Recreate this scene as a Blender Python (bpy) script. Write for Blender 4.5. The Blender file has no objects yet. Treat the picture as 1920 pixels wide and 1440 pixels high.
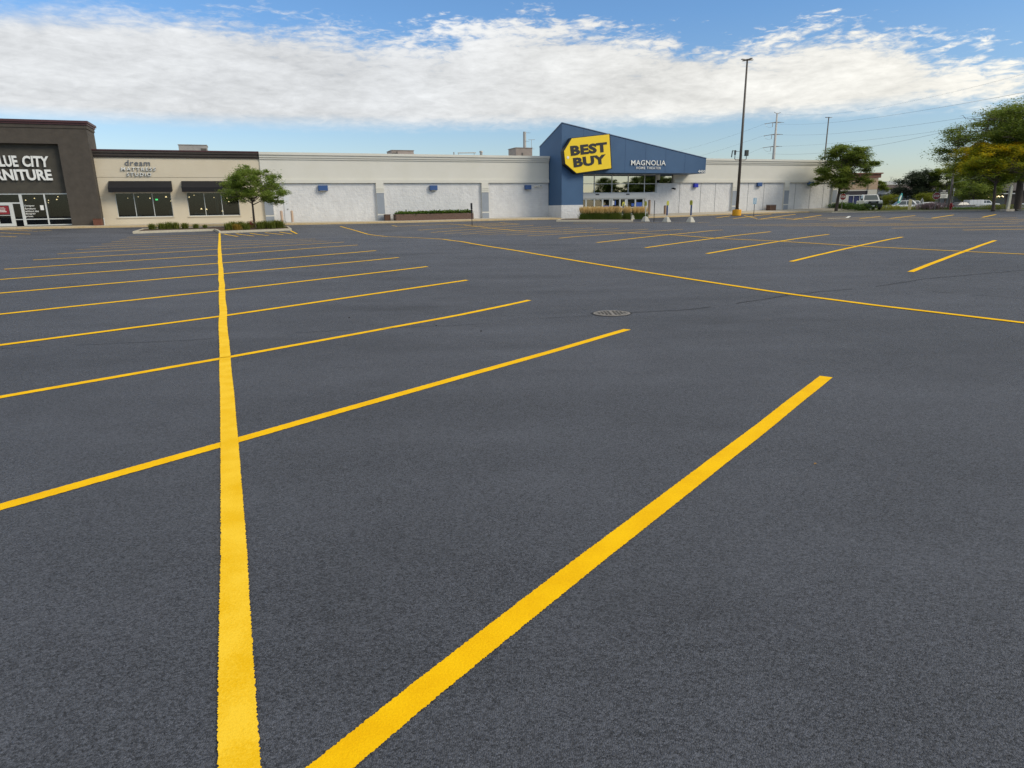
import bpy, math, random
from mathutils import Vector, Matrix, noise
R=math.radians
random.seed(7)
scene=bpy.context.scene
col=scene.collection
# ---------------------------------------------------------------- camera (fitted to the lot's 60 degree stall grid)
F=1240.3; PITCH=.2584; ROLL=-.016; H=1.497
cd=bpy.data.cameras.new('camera'); cam=bpy.data.objects.new('camera',cd); col.objects.link(cam); scene.camera=cam
cd.sensor_fit='HORIZONTAL'; cd.sensor_width=36; cd.lens=F/1920*36; cd.clip_start=.05; cd.clip_end=6000
cam.matrix_world=Matrix.Translation((0,0,H))@Matrix.Rotation(math.pi/2-PITCH,4,'X')@Matrix.Rotation(ROLL,4,'Z')
RMi=(Matrix.Rotation(math.pi/2-PITCH,3,'X')@Matrix.Rotation(ROLL,3,'Z'))
def ray(x,y):
    return RMi@Vector(((x-960)/F,-(y-720)/F,-1.))
# ---------------------------------------------------------------- light
SUN_EL=R(34); SUN_AZ=R(112)      # azimuth from +Y towards +X
scene.view_settings.view_transform='Standard'; scene.view_settings.look='None'
scene.cycles.use_denoising=True; scene.cycles.denoising_input_passes='RGB_ALBEDO_NORMAL'; scene.cycles.denoising_prefilter='NONE'
scene.view_settings.exposure=0.6; scene.view_settings.gamma=1
world=bpy.data.worlds.new('World'); scene.world=world; world.use_nodes=True
wn=world.node_tree; wn.nodes.clear()
def WN(t,**k):
    n=wn.nodes.new(t)
    for a,b in k.items(): setattr(n,a,b)
    return n
def wm(op,a,b=None,c=None,clamp=False):
    n=WN('ShaderNodeMath',operation=op); n.use_clamp=clamp
    for i,v in enumerate((a,b,c)):
        if v is None: continue
        if isinstance(v,(int,float)): n.inputs[i].default_value=v
        else: wn.links.new(v,n.inputs[i])
    return n.outputs[0]
sky=WN('ShaderNodeTexSky',sky_type='NISHITA',sun_disc=False,sun_elevation=SUN_EL,sun_rotation=SUN_AZ,air_density=1.0,dust_density=.6,ozone_density=2.5)
tc=WN('ShaderNodeTexCoord'); sp=WN('ShaderNodeSeparateXYZ'); wn.links.new(tc.outputs['Generated'],sp.inputs[0])
X,Y,Z=sp.outputs
az=wm('MULTIPLY',wm('ARCTAN2',X,Y),180/math.pi)
el=wm('MULTIPLY',wm('ARCSINE',Z),180/math.pi)
den=wm('ADD',wm('MAXIMUM',Z,0.0),.035)
cmb=WN('ShaderNodeCombineXYZ'); wn.links.new(wm('MULTIPLY',az,.1),cmb.inputs[0]); wn.links.new(wm('MULTIPLY',el,.31),cmb.inputs[1])
def wnoise(vec,scale,detail,rough,dist=0,off=(0,0,0),sc=(1,1,1)):
    mp=WN('ShaderNodeMapping'); mp.inputs['Location'].default_value=off; mp.inputs['Scale'].default_value=sc
    wn.links.new(vec,mp.inputs[0]); n=WN('ShaderNodeTexNoise'); n.inputs['Scale'].default_value=scale; n.inputs['Detail'].default_value=detail
    n.inputs['Roughness'].default_value=rough; n.inputs['Distortion'].default_value=dist; wn.links.new(mp.outputs[0],n.inputs['Vector']); return n.outputs['Fac']
big=wnoise(cmb.outputs[0],.55,3,.5,.3,(3.1,1.7,0))
med=wnoise(cmb.outputs[0],1.9,6,.60,.5,(7.3,2.2,1),(1,1,1))
fin=wnoise(cmb.outputs[0],8.5,5,.62,.4,(1.3,9.2,4),(1,1.1,1))
fc=WN('ShaderNodeFloatCurve')
xs=[(-40,12.4),(-34,13.6),(-25,14.0),(-16,13.9),(-6,13.3),(-2,13.9),(1,14.6),(5,14.4),(9,13.6),(13,13.1),(18,12.3),(23,12.5),(28,11.9),(31,10.3),(35,9.2),(40,8.8)]
c=fc.mapping.curves[0]
c.points[0].location=((xs[0][0]+45)/90,xs[0][1]/20); c.points[1].location=((xs[-1][0]+45)/90,xs[-1][1]/20)
for a,b in xs[1:-1]: c.points.new((a+45)/90,b/20)
fc.mapping.update(); wn.links.new(wm('DIVIDE',wm('ADD',az,45),90,clamp=True),fc.inputs['Value'])
hi=wm('MULTIPLY',fc.outputs[0],20)
blo=wm('DIVIDE',wm('SUBTRACT',el,5.9),1.3)
bhi=wm('DIVIDE',wm('SUBTRACT',hi,el),1.9)
band=wm('MINIMUM',blo,wm('MINIMUM',bhi,1.35))
nz=wm('ADD',wm('MULTIPLY',wm('SUBTRACT',med,.5),3.2),wm('ADD',wm('MULTIPLY',wm('SUBTRACT',fin,.5),2.4),wm('MULTIPLY',wm('SUBTRACT',big,.5),1.2)))
# noise bites hard near the upper edge, gently at the lower edge
topw=wm('SUBTRACT',1.0,wm('MULTIPLY',wm('SUBTRACT',hi,el),.22,clamp=True),clamp=True)
lside=wm('MULTIPLY_ADD',az,1/30,1.1,clamp=True)
amp=wm('MULTIPLY',wm('ADD',.25,wm('MULTIPLY',topw,.95)),wm('MULTIPLY_ADD',lside,.8,.35))
al=wm('ADD',band,wm('MULTIPLY',nz,amp))
mr=WN('ShaderNodeMapRange',interpolation_type='SMOOTHSTEP'); wn.links.new(al,mr.inputs[0]); mr.inputs[1].default_value=.0; mr.inputs[2].default_value=1.15
# thin high patch and unseen cloud deck above the frame, added to whiten ambient light
ov=WN('ShaderNodeMapRange',interpolation_type='SMOOTHSTEP'); wn.links.new(big,ov.inputs[0]); ov.inputs[1].default_value=.25; ov.inputs[2].default_value=.45
high=wm('MULTIPLY',ov.outputs[0],wm('MULTIPLY',wm('SUBTRACT',el,17),.12,clamp=True))
alpha=wm('MAXIMUM',mr.outputs[0],wm('MULTIPLY',high,.9),clamp=True)
# cloud body: bright with soft grey modelling, warmer towards the sun side
shade=wm('ADD',.93,wm('ADD',wm('MULTIPLY',wm('SUBTRACT',med,.5),.60),wm('ADD',wm('MULTIPLY',wm('SUBTRACT',big,.5),.5),wm('MULTIPLY',wm('SUBTRACT',fin,.5),.38))))
warm=wm('MULTIPLY',wm('ADD',az,8),1/45,clamp=True)
cm=WN('ShaderNodeMix',data_type='RGBA'); wn.links.new(warm,cm.inputs[0]); cm.inputs[6].default_value=(4.4,4.47,4.52,1); cm.inputs[7].default_value=(5.6,5.42,4.9,1)
cs=WN('ShaderNodeVectorMath',operation='SCALE'); wn.links.new(cm.outputs[2],cs.inputs[0]); wn.links.new(shade,cs.inputs['Scale'])
tint=WN('ShaderNodeMix',data_type='RGBA',blend_type='MULTIPLY'); tint.inputs[0].default_value=1; wn.links.new(sky.outputs[0],tint.inputs[6])
tl_=WN('ShaderNodeMix',data_type='RGBA'); wn.links.new(wm('DIVIDE',wm('SUBTRACT',el,3),11,clamp=True),tl_.inputs[0]); tl_.inputs[6].default_value=(.70,.70,.72,1); tl_.inputs[7].default_value=(.53,.70,.85,1); wn.links.new(tl_.outputs[2],tint.inputs[7])
mx=WN('ShaderNodeMix',data_type='RGBA'); wn.links.new(wm('MULTIPLY',alpha,.96),mx.inputs[0]); wn.links.new(tint.outputs[2],mx.inputs[6]); wn.links.new(cs.outputs[0],mx.inputs[7])
bg=WN('ShaderNodeBackground'); bg.inputs[1].default_value=.12; wn.links.new(mx.outputs[2],bg.inputs[0])
wo=WN('ShaderNodeOutputWorld'); wn.links.new(bg.outputs[0],wo.inputs[0])
sl=bpy.data.lights.new('sun','SUN'); sl.energy=1.35; sl.angle=R(22); sl.color=(1,.90,.74)
so=bpy.data.objects.new('sun',sl); col.objects.link(so)
sd=Vector((math.sin(SUN_AZ)*math.cos(SUN_EL),math.cos(SUN_AZ)*math.cos(SUN_EL),math.sin(SUN_EL)))
so.rotation_euler=sd.to_track_quat('Z','Y').to_euler(); so.location=sd*200

# ---------------------------------------------------------------- ground heights (cm above datum + 20, 5 m grid, surveyed from the stall grid)
GH='''2725242220191817161615151414141414151515151616161615151414131312111010
3029272523222019191818181716161617181818191919191919191818171616151413
3432302826252322212020201918181819202021212223232323222221212019191817
3836343229272524232222212019191920212223242526272726262525242423222221
4240373533302826252424232220202020222425262829303029292928282727262525
4644413936333028272727262320192021232527283031323232323232313130302928
5048464340373330282931302619151923262829303133343435353535353434333332
5553504844413733313336383427232528303131323334353637383838383837373635
6058555350464238363842454034333334343434343536373840414142424141404039
6563615855524845424244464442424039383635353637384042444545454544444342
7069676462595551464241414043474744383736373738404345474849494948474746
7674727168666257504339363034414647423837373940434649515253535251515049
8180787775737063544638292126344042413837384042464953565756565555545353
8685848281797669604837292425313738373636384144485256606060595958575756
9190898886858277695744383634333636343335384246505559616262626161606059
9595949392908885807261534742394038323033394449535760636464646464636362
9595959595959391878274676156515143302835424852565962646667676766666665
9595959595959595938883787370656050373642495457606265676869696969696968
9595959595959595959490868279746860545356616363646567697071727272727271
9595959595959595959595928985817672697175747269676870727374747575757575
9595959595959595959595959592888582818384838073697072747576777778787878
9595959595959595959595959595959290898989878376727375777879808181818181
9595959595959595959595959595959595959593918782797980818283848484848484
9595959595959595959595959595959595959595959188868585858687878888888888
9595959595959595959595959595959595959595959594929190909191919192929292'''.split()
G=[[int(r[i:i+2])/100-.2 for i in range(0,len(r),2)] for r in GH]
def zg(x,y):
    fx=min(max((x+70)/5,0),33.999); fy=min(max((y+20)/5,0),23.999)
    i=int(fx); j=int(fy); u=fx-i; v=fy-j
    return G[j][i]*(1-u)*(1-v)+G[j][i+1]*u*(1-v)+G[j+1][i]*(1-u)*v+G[j+1][i+1]*u*v
def hit(x,y):
    d=ray(x,y).normalized(); k=1.; lo=1.
    while k<220:
        if H+d.z*k<zg(d.x*k,d.y*k): break
        lo=k; k+=.25
    hi_=k
    for _ in range(24):
        m=(lo+hi_)/2
        if H+d.z*m<zg(d.x*m,d.y*m): hi_=m
        else: lo=m
    return Vector((d.x*hi_,d.y*hi_,zg(d.x*hi_,d.y*hi_)))
def at(x,depth,y=None,z=None):
    """world point seen along column x at forward depth; z given or from row y"""
    yy=400 if y is None else y
    d=ray(x,yy); k=depth/d.y
    return Vector((d.x*k,depth,z if z is not None else H+d.z*k))
TH=.372; cT,sT=math.cos(TH),math.sin(TH)      # the shopfront line
def wall(s,d): return Vector((s*cT-d*sT,s*sT+d*cT,0))
def WP(x,y,dw):
    d=ray(x,y); k=dw/(-sT*d.x+cT*d.y); P=d*k
    return (P.x*cT+P.y*sT, P.z+H)
def basez(s):
    t=[(-40,.9),(-11,.77),(2,.70),(11,.64),(22,.68),(29,.70),(45,.80),(59,.95),(66,1.05),(90,1.1)]
    if s<=t[0][0]: return t[0][1]
    for (a,b),(c_,d_) in zip(t,t[1:]):
        if s<=c_: return b+(d_-b)*(s-a)/(c_-a)
    return t[-1][1]

# ---------------------------------------------------------------- materials
MATS={}
def pm(name,c1,c2=None,scale=4,rough=.7,bump=0,bscale=40,metal=0,spec=.5,detail=4,emit=None,estr=1,bdist=.02,coat=0):
    m=bpy.data.materials.new(name); m.use_nodes=True; nt=m.node_tree; b=nt.nodes['Principled BSDF']
    b.inputs['Base Color'].default_value=(*c1,1); b.inputs['Roughness'].default_value=rough; b.inputs['Metallic'].default_value=metal
    b.inputs['Specular IOR Level'].default_value=spec
    if coat: b.inputs['Coat Weight'].default_value=coat; b.inputs['Coat Roughness'].default_value=.08
    t=nt.nodes.new('ShaderNodeTexCoord')
    if c2:
        n=nt.nodes.new('ShaderNodeTexNoise'); n.inputs['Scale'].default_value=scale; n.inputs['Detail'].default_value=detail; n.inputs['Roughness'].default_value=.6
        r=nt.nodes.new('ShaderNodeMapRange'); r.inputs[1].default_value=.3; r.inputs[2].default_value=.7
        x=nt.nodes.new('ShaderNodeMix'); x.data_type='RGBA'; x.inputs[6].default_value=(*c1,1); x.inputs[7].default_value=(*c2,1)
        nt.links.new(t.outputs['Object'],n.inputs['Vector']); nt.links.new(n.outputs['Fac'],r.inputs[0]); nt.links.new(r.outputs[0],x.inputs[0]); nt.links.new(x.outputs[2],b.inputs['Base Color'])
    if bump:
        n=nt.nodes.new('ShaderNodeTexNoise'); n.inputs['Scale'].default_value=bscale; n.inputs['Detail'].default_value=3
        q=nt.nodes.new('ShaderNodeBump'); q.inputs['Strength'].default_value=bump; q.inputs['Distance'].default_value=bdist
        nt.links.new(t.outputs['Object'],n.inputs['Vector']); nt.links.new(n.outputs['Fac'],q.inputs['Height']); nt.links.new(q.outputs[0],b.inputs['Normal'])
    if emit: b.inputs['Emission Color'].default_value=(*emit,1); b.inputs['Emission Strength'].default_value=estr
    MATS[name]=m; return m
def leafmat(name,cols,rough=.55,zg_=None):
    m=bpy.data.materials.new(name); m.use_nodes=True; nt=m.node_tree; b=nt.nodes['Principled BSDF']; o=nt.nodes['Material Output']
    g=nt.nodes.new('ShaderNodeNewGeometry'); r=nt.nodes.new('ShaderNodeValToRGB')
    for i in range(len(cols)-2): r.color_ramp.elements.new(.5)
    for i,cc in enumerate(cols): r.color_ramp.elements[i].position=i/(len(cols)-1); r.color_ramp.elements[i].color=(*cc,1)
    t=nt.nodes.new('ShaderNodeTexCoord'); n=nt.nodes.new('ShaderNodeTexNoise'); n.inputs['Scale'].default_value=.9; n.inputs['Detail'].default_value=2
    nt.links.new(t.outputs['Object'],n.inputs['Vector'])
    a=nt.nodes.new('ShaderNodeMath'); a.operation='MULTIPLY_ADD'; a.inputs[1].default_value=.35
    k=nt.nodes.new('ShaderNodeMapRange'); k.inputs[1].default_value=.3; k.inputs[2].default_value=.7; k.inputs[3].default_value=0; k.inputs[4].default_value=.65
    nt.links.new(n.outputs['Fac'],k.inputs[0]); nt.links.new(g.outputs['Random Per Island'],a.inputs[0]); nt.links.new(k.outputs[0],a.inputs[2])
    if zg_:   # the crown turns colour from the top down
        sx=nt.nodes.new('ShaderNodeSeparateXYZ'); nt.links.new(t.outputs['Object'],sx.inputs[0]); zr_=nt.nodes.new('ShaderNodeMapRange'); zr_.inputs[1].default_value=zg_[0]; zr_.inputs[2].default_value=zg_[1]; zr_.inputs[3].default_value=-.35; zr_.inputs[4].default_value=.3
        nt.links.new(sx.outputs[2],zr_.inputs[0]); a2=nt.nodes.new('ShaderNodeMath'); a2.operation='ADD'; nt.links.new(a.outputs[0],a2.inputs[0]); nt.links.new(zr_.outputs[0],a2.inputs[1]); a=a2
    nt.links.new(a.outputs[0],r.inputs[0]); nt.links.new(r.outputs[0],b.inputs['Base Color']); b.inputs['Roughness'].default_value=rough; b.inputs['Specular IOR Level'].default_value=.3
    tr=nt.nodes.new('ShaderNodeBsdfTranslucent'); nt.links.new(r.outputs[0],tr.inputs[0]); mxx=nt.nodes.new('ShaderNodeMixShader'); mxx.inputs[0].default_value=.5
    nt.links.new(b.outputs[0],mxx.inputs[1]); nt.links.new(tr.outputs[0],mxx.inputs[2]); nt.links.new(mxx.outputs[0],o.inputs[0])
    MATS[name]=m; return m
def glassmat(name,dark=.35,tintc=(.8,.86,.86),refl=.12):
    m=bpy.data.materials.new(name); m.use_nodes=True; nt=m.node_tree; nt.nodes.clear()
    o=nt.nodes.new('ShaderNodeOutputMaterial'); t=nt.nodes.new('ShaderNodeBsdfTransparent'); t.inputs[0].default_value=(dark*tintc[0],dark*tintc[1],dark*tintc[2],1)
    g=nt.nodes.new('ShaderNodeBsdfGlossy'); g.inputs['Roughness'].default_value=.015; g.inputs[0].default_value=(*tintc,1)
    f=nt.nodes.new('ShaderNodeFresnel'); f.inputs[0].default_value=1.5
    a=nt.nodes.new('ShaderNodeMath'); a.operation='ADD'; a.inputs[1].default_value=refl; a.use_clamp=True
    x=nt.nodes.new('ShaderNodeMixShader'); nt.links.new(f.outputs[0],a.inputs[0]); nt.links.new(a.outputs[0],x.inputs[0])
    nt.links.new(t.outputs[0],x.inputs[1]); nt.links.new(g.outputs[0],x.inputs[2]); nt.links.new(x.outputs[0],o.inputs[0]); MATS[name]=m; return m

def asphaltmat():
    m=bpy.data.materials.new('asphalt'); m.use_nodes=True; nt=m.node_tree; b=nt.nodes['Principled BSDF']
    def N(t): return nt.nodes.new(t)
    t=N('ShaderNodeTexCoord')
    def nz(scale,detail,rough,sc=(1,1,1)):
        mp=N('ShaderNodeMapping'); mp.inputs['Scale'].default_value=sc; nt.links.new(t.outputs['Object'],mp.inputs[0])
        n=N('ShaderNodeTexNoise'); n.inputs['Scale'].default_value=scale; n.inputs['Detail'].default_value=detail; n.inputs['Roughness'].default_value=rough
        nt.links.new(mp.outputs[0],n.inputs['Vector']); return n.outputs['Fac']
    def M(op,a,b_=None,c_=None):
        n=N('ShaderNodeMath'); n.operation=op
        for i,v in enumerate((a,b_,c_)):
            if v is None: continue
            if isinstance(v,(int,float)): n.inputs[i].default_value=v
            else: nt.links.new(v,n.inputs[i])
        return n.outputs[0]
    grain=nz(260,1,.9); grain2=nz(90,3,.8); patch=nz(.22,4,.55); streak=nz(.5,3,.5,(.35,2.2,1)); mid=nz(2.2,4,.6)
    def vor(sc_):
        v=N('ShaderNodeTexVoronoi'); v.inputs['Scale'].default_value=sc_; nt.links.new(t.outputs['Object'],v.inputs['Vector'])
        s_=N('ShaderNodeSeparateColor'); nt.links.new(v.outputs['Color'],s_.inputs[0]); return v,s_.outputs[0]
    v,va=vor(165); v2,vb=vor(85)
    lum=M('ADD',M('ADD',M('ADD',M('MULTIPLY',M('SUBTRACT',grain,.5),1.0),M('MULTIPLY',M('SUBTRACT',va,.5),.85)),M('ADD',M('MULTIPLY',M('SUBTRACT',vb,.5),.20),M('MULTIPLY',M('SUBTRACT',grain2,.5),.25))),M('ADD',M('MULTIPLY',M('SUBTRACT',patch,.5),.9),M('ADD',M('MULTIPLY',M('SUBTRACT',streak,.5),.45),M('MULTIPLY',M('SUBTRACT',mid,.5),.28))))
    r=N('ShaderNodeMapRange'); nt.links.new(lum,r.inputs[0]); r.inputs[1].default_value=-.62; r.inputs[2].default_value=.62
    x=N('ShaderNodeMix'); x.data_type='RGBA'; x.inputs[6].default_value=(.013,.0142,.018,1); x.inputs[7].default_value=(.140,.150,.178,1)
    nt.links.new(r.outputs[0],x.inputs[0]); nt.links.new(x.outputs[2],b.inputs['Base Color'])
    # darker, smoother wisps where the sealcoat pooled
    pool=nz(.42,5,.6,(.6,1.5,1)); pr=N('ShaderNodeMapRange'); pr.interpolation_type='SMOOTHSTEP'; nt.links.new(pool,pr.inputs[0]); pr.inputs[1].default_value=.52; pr.inputs[2].default_value=.72; pr.inputs[3].default_value=1; pr.inputs[4].default_value=.74
    dk=N('ShaderNodeVectorMath'); dk.operation='SCALE'; nt.links.new(x.outputs[2],dk.inputs[0]); nt.links.new(pr.outputs[0],dk.inputs['Scale']); nt.links.new(dk.outputs[0],b.inputs['Base Color'])
    rr=N('ShaderNodeMapRange'); nt.links.new(patch,rr.inputs[0]); rr.inputs[3].default_value=.62; rr.inputs[4].default_value=.82; nt.links.new(rr.outputs[0],b.inputs['Roughness'])
    b.inputs['Specular IOR Level'].default_value=.45
    hgt=M('ADD',M('ADD',M('MULTIPLY',v.outputs['Distance'],-1.3),M('MULTIPLY',v2.outputs['Distance'],-.4)),M('ADD',grain,M('MULTIPLY',grain2,1.5)))
    q=N('ShaderNodeBump'); q.inputs['Strength'].default_value=1; q.inputs['Distance'].default_value=.005; nt.links.new(hgt,q.inputs['Height']); nt.links.new(q.outputs[0],b.inputs['Normal'])
    return m
def paintmat(name,ca,cb):
    m=bpy.data.materials.new(name); m.use_nodes=True; nt=m.node_tree; b=nt.nodes['Principled BSDF']
    t=nt.nodes.new('ShaderNodeTexCoord'); n=nt.nodes.new('ShaderNodeTexNoise'); n.inputs['Scale'].default_value=110; n.inputs['Detail'].default_value=4; n.inputs['Roughness'].default_value=.7
    n2=nt.nodes.new('ShaderNodeTexNoise'); n2.inputs['Scale'].default_value=5; n2.inputs['Detail'].default_value=4
    for k in (n,n2): nt.links.new(t.outputs['Object'],k.inputs['Vector'])
    a=nt.nodes.new('ShaderNodeMath'); a.operation='ADD'; nt.links.new(n.outputs['Fac'],a.inputs[0]); nt.links.new(n2.outputs['Fac'],a.inputs[1])
    r=nt.nodes.new('ShaderNodeMapRange'); r.inputs[1].default_value=.8; r.inputs[2].default_value=1.18; nt.links.new(a.outputs[0],r.inputs[0])
    x=nt.nodes.new('ShaderNodeMix'); x.data_type='RGBA'; x.inputs[6].default_value=(*ca,1); x.inputs[7].default_value=(*cb,1)
    nt.links.new(r.outputs[0],x.inputs[0]); nt.links.new(x.outputs[2],b.inputs['Base Color']); b.inputs['Roughness'].default_value=.85; b.inputs['Specular IOR Level'].default_value=.12
    q=nt.nodes.new('ShaderNodeBump'); q.inputs['Strength'].default_value=.6; q.inputs['Distance'].default_value=.004; nt.links.new(n.outputs['Fac'],q.inputs['Height']); nt.links.new(q.outputs[0],b.inputs['Normal'])
    return m
ASPH=asphaltmat()
YEL=paintmat('yellow_paint',(.86,.47,.000),(.97,.57,.002))
YEL2=paintmat('yellow_paint_thick',(.86,.50,.006),(.97,.62,.035))
WHT=paintmat('white_paint',(.55,.55,.5),(.75,.75,.7))
CRK=pm('crack_tar',(.012,.012,.014),(.02,.02,.022),30,.8)
CONC=pm('concrete',(.42,.37,.29),(.52,.47,.38),6,.85,.2,60)
CURBY=pm('curb_yellow',(.50,.36,.17),(.58,.45,.27),5,.8,.2,60)
CURB=pm('curb_concrete',(.40,.36,.27),(.50,.45,.35),9,.85,.2,60)
DSTU=pm('dark_stucco',(.062,.052,.042),(.085,.072,.058),2,.9,.12,14)
DSTU2=pm('dark_stucco_panel',(.055,.050,.040),(.075,.068,.053),2,.9,.12,14)
BEIGE=pm('beige_stucco',(.63,.55,.41),(.68,.60,.46),.6,.9,.08,8)
CREAM=pm('cream_stucco',(.66,.64,.56),(.70,.68,.61),.5,.9,.06,8)
GREYP=pm('grey_panel',(.27,.30,.34),(.30,.33,.37),2,.85,.15,50)
MAROON=pm('maroon_coping',(.065,.022,.023),(.085,.030,.030),3,.5)
BROWNC=pm('brown_cornice',(.045,.036,.030),(.058,.047,.040),3,.8)
BLUE=pm('blue_panel',(.034,.092,.190),(.044,.110,.218),.5,.6,.05,6)
BLUEL=pm('blue_light_box',(.03,.085,.24),None,1,.5)
BLUEB=pm('bright_blue_box',(.005,.02,.42),None,1,.5)
AWN=pm('awning_fabric',(.005,.005,.007),(.009,.009,.011),8,.85)
ALU=pm('aluminium_frame',(.62,.63,.60),None,1,.45,metal=.2)
STEEL=pm('galvanised_steel',(.30,.29,.27),(.38,.37,.35),8,.5,metal=.6)
BRONZE=pm('bronze_pole',(.075,.062,.050),(.10,.085,.068),5,.5)
BLACKM=pm('black_metal',(.015,.015,.017),None,1,.5)
SIGNY=pm('sign_yellow',(.90,.62,.002),None,1,.45)
SIGNB=pm('sign_black',(.008,.008,.008),None,1,.5)
LETW=pm('letter_white',(.80,.80,.76),None,1,.5)
LETD=pm('letter_side_dark',(.10,.10,.11),None,1,.6)  # dark colour paints in the shadow edge of the mattress store letters
LETG=pm('letter_side_grey',(.30,.31,.33),None,1,.6)
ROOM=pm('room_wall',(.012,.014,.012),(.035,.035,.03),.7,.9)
GLASS=glassmat('store_glass',.6,(.85,.9,.88),.0)
GLASSB=glassmat('mirror_glass',.10,(.80,.86,.86),.34)
GLASSD=glassmat('door_glass',.55,(.85,.9,.9),.05)
MULCH=pm('mulch',(.055,.033,.022),(.10,.065,.045),9,.95,.8,30,bdist=.05)
GRASSM=pm('grass_soil',(.09,.12,.02),(.16,.15,.04),5,.95,.8,30,bdist=.05)
BARK=pm('bark',(.060,.045,.035),(.11,.085,.065),12,.9,.6,30,bdist=.03)
BRICKP=pm('planter_brick',(.10,.060,.045),(.17,.11,.085),11,.9,.5,25,bdist=.03)
BROWNB=pm('brown_bin',(.075,.038,.022),(.10,.05,.03),5,.7)
def blockmat():
    m=bpy.data.materials.new('split_face_block'); m.use_nodes=True; nt=m.node_tree; b=nt.nodes['Principled BSDF']
    t=nt.nodes.new('ShaderNodeTexCoord'); mp=nt.nodes.new('ShaderNodeMapping'); mp.inputs['Rotation'].default_value=(R(90),0,0)
    nt.links.new(t.outputs['Object'],mp.inputs[0])
    br=nt.nodes.new('ShaderNodeTexBrick'); br.inputs['Scale'].default_value=1; br.inputs['Brick Width'].default_value=.40; br.inputs['Row Height'].default_value=.2; br.inputs['Mortar Size'].default_value=.008
    br.inputs['Color1'].default_value=(.70,.695,.68,1); br.inputs['Color2'].default_value=(.66,.655,.645,1); br.inputs['Mortar'].default_value=(.62,.62,.63,1)
    nt.links.new(mp.outputs[0],br.inputs['Vector'])
    n=nt.nodes.new('ShaderNodeTexNoise'); n.inputs['Scale'].default_value=3.4; n.inputs['Detail'].default_value=4; n.inputs['Roughness'].default_value=.65
    nt.links.new(t.outputs['Object'],n.inputs['Vector']); 
    m2=nt.nodes.new('ShaderNodeMapping'); m2.inputs['Scale'].default_value=(1.1,1,.6); nt.links.new(t.outputs['Object'],m2.inputs[0]); n3=nt.nodes.new('ShaderNodeTexNoise'); n3.inputs['Scale'].default_value=1.2; n3.inputs['Detail'].default_value=5; nt.links.new(m2.outputs[0],n3.inputs['Vector'])
    r3=nt.nodes.new('ShaderNodeMapRange'); r3.inputs[1].default_value=.35; r3.inputs[2].default_value=.62; r3.inputs[3].default_value=.94; r3.inputs[4].default_value=1.02; nt.links.new(n3.outputs['Fac'],r3.inputs[0])
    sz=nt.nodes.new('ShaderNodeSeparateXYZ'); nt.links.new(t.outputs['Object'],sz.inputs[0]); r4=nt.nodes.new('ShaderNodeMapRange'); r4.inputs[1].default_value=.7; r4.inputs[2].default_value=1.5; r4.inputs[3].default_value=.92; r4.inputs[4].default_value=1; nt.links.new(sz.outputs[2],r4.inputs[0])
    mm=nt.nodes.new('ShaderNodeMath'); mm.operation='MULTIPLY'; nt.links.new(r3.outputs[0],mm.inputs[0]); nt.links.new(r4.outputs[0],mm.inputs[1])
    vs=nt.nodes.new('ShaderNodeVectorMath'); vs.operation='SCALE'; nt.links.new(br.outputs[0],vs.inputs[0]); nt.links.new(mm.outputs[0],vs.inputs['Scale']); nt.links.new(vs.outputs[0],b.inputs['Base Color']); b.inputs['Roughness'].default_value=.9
    q=nt.nodes.new('ShaderNodeBump'); q.inputs['Strength'].default_value=1; q.inputs['Distance'].default_value=.06; nt.links.new(n.outputs['Fac'],q.inputs['Height'])
    q2=nt.nodes.new('ShaderNodeBump'); q2.inputs['Strength'].default_value=.15; q2.inputs['Distance'].default_value=.02; nt.links.new(br.outputs['Fac'],q2.inputs['Height']); q2.invert=True
    nt.links.new(q.outputs[0],q2.inputs['Normal']); nt.links.new(q2.outputs[0],b.inputs['Normal']); return m
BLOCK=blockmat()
BRICKR=pm('red_brick',(.19,.085,.055),(.25,.12,.08),8,.9,.3,40)
BRICKT=pm('tan_brick',(.44,.30,.19),(.52,.38,.26),6,.9,.3,40)
CARW=pm('car_paint_white',(.72,.73,.72),None,1,.3,coat=.6)
CARG=pm('car_paint_charcoal',(.02,.024,.032),None,1,.5)
CARS=pm('car_paint_silver',(.35,.36,.36),None,1,.3,coat=.6,metal=.3)
CARGL=pm('car_glass',(.07,.09,.095),None,1,.12,spec=.45)
TYRE=pm('tyre',(.015,.015,.015),None,1,.85)
RIM=pm('rim',(.4,.4,.4),None,1,.35,metal=.8)
RED=pm('sign_red',(.24,.015,.02),None,1,.5)
LEAFG=leafmat('leaf_locust',[(.11,.17,.025),(.22,.30,.05),(.36,.42,.09)])
LEAFD=leafmat('leaf_deep_green',[(.07,.11,.02),(.18,.24,.035),(.36,.40,.07)])
LEAFY=leafmat('leaf_yellowing',[(.10,.17,.015),(.36,.36,.018),(.90,.58,.01)],zg_=(3,7))
LEAFP=leafmat('leaf_pine',[(.025,.04,.02),(.05,.07,.032),(.09,.11,.055)])
LEAFL=leafmat('leaf_lime',[(.12,.15,.015),(.22,.25,.025),(.36,.34,.04)])
LEAFS=leafmat('leaf_shrub',[(.05,.10,.015),(.10,.18,.025),(.18,.25,.04)])
TUFT=leafmat('tuft_blades',[(.09,.12,.02),(.19,.22,.035),(.33,.30,.05)])
TUFTO=leafmat('tuft_blades_orange',[(.22,.17,.03),(.40,.26,.04),(.50,.36,.06)])
REEDG=leafmat('reed_leaves',[(.05,.09,.012),(.11,.16,.02),(.17,.20,.035)])
REEDP=leafmat('reed_plumes',[(.55,.40,.16),(.72,.54,.24),(.82,.66,.36)])
LAV=leafmat('lavender_plumes',[(.22,.17,.17),(.30,.22,.24),(.36,.26,.26)])

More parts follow.
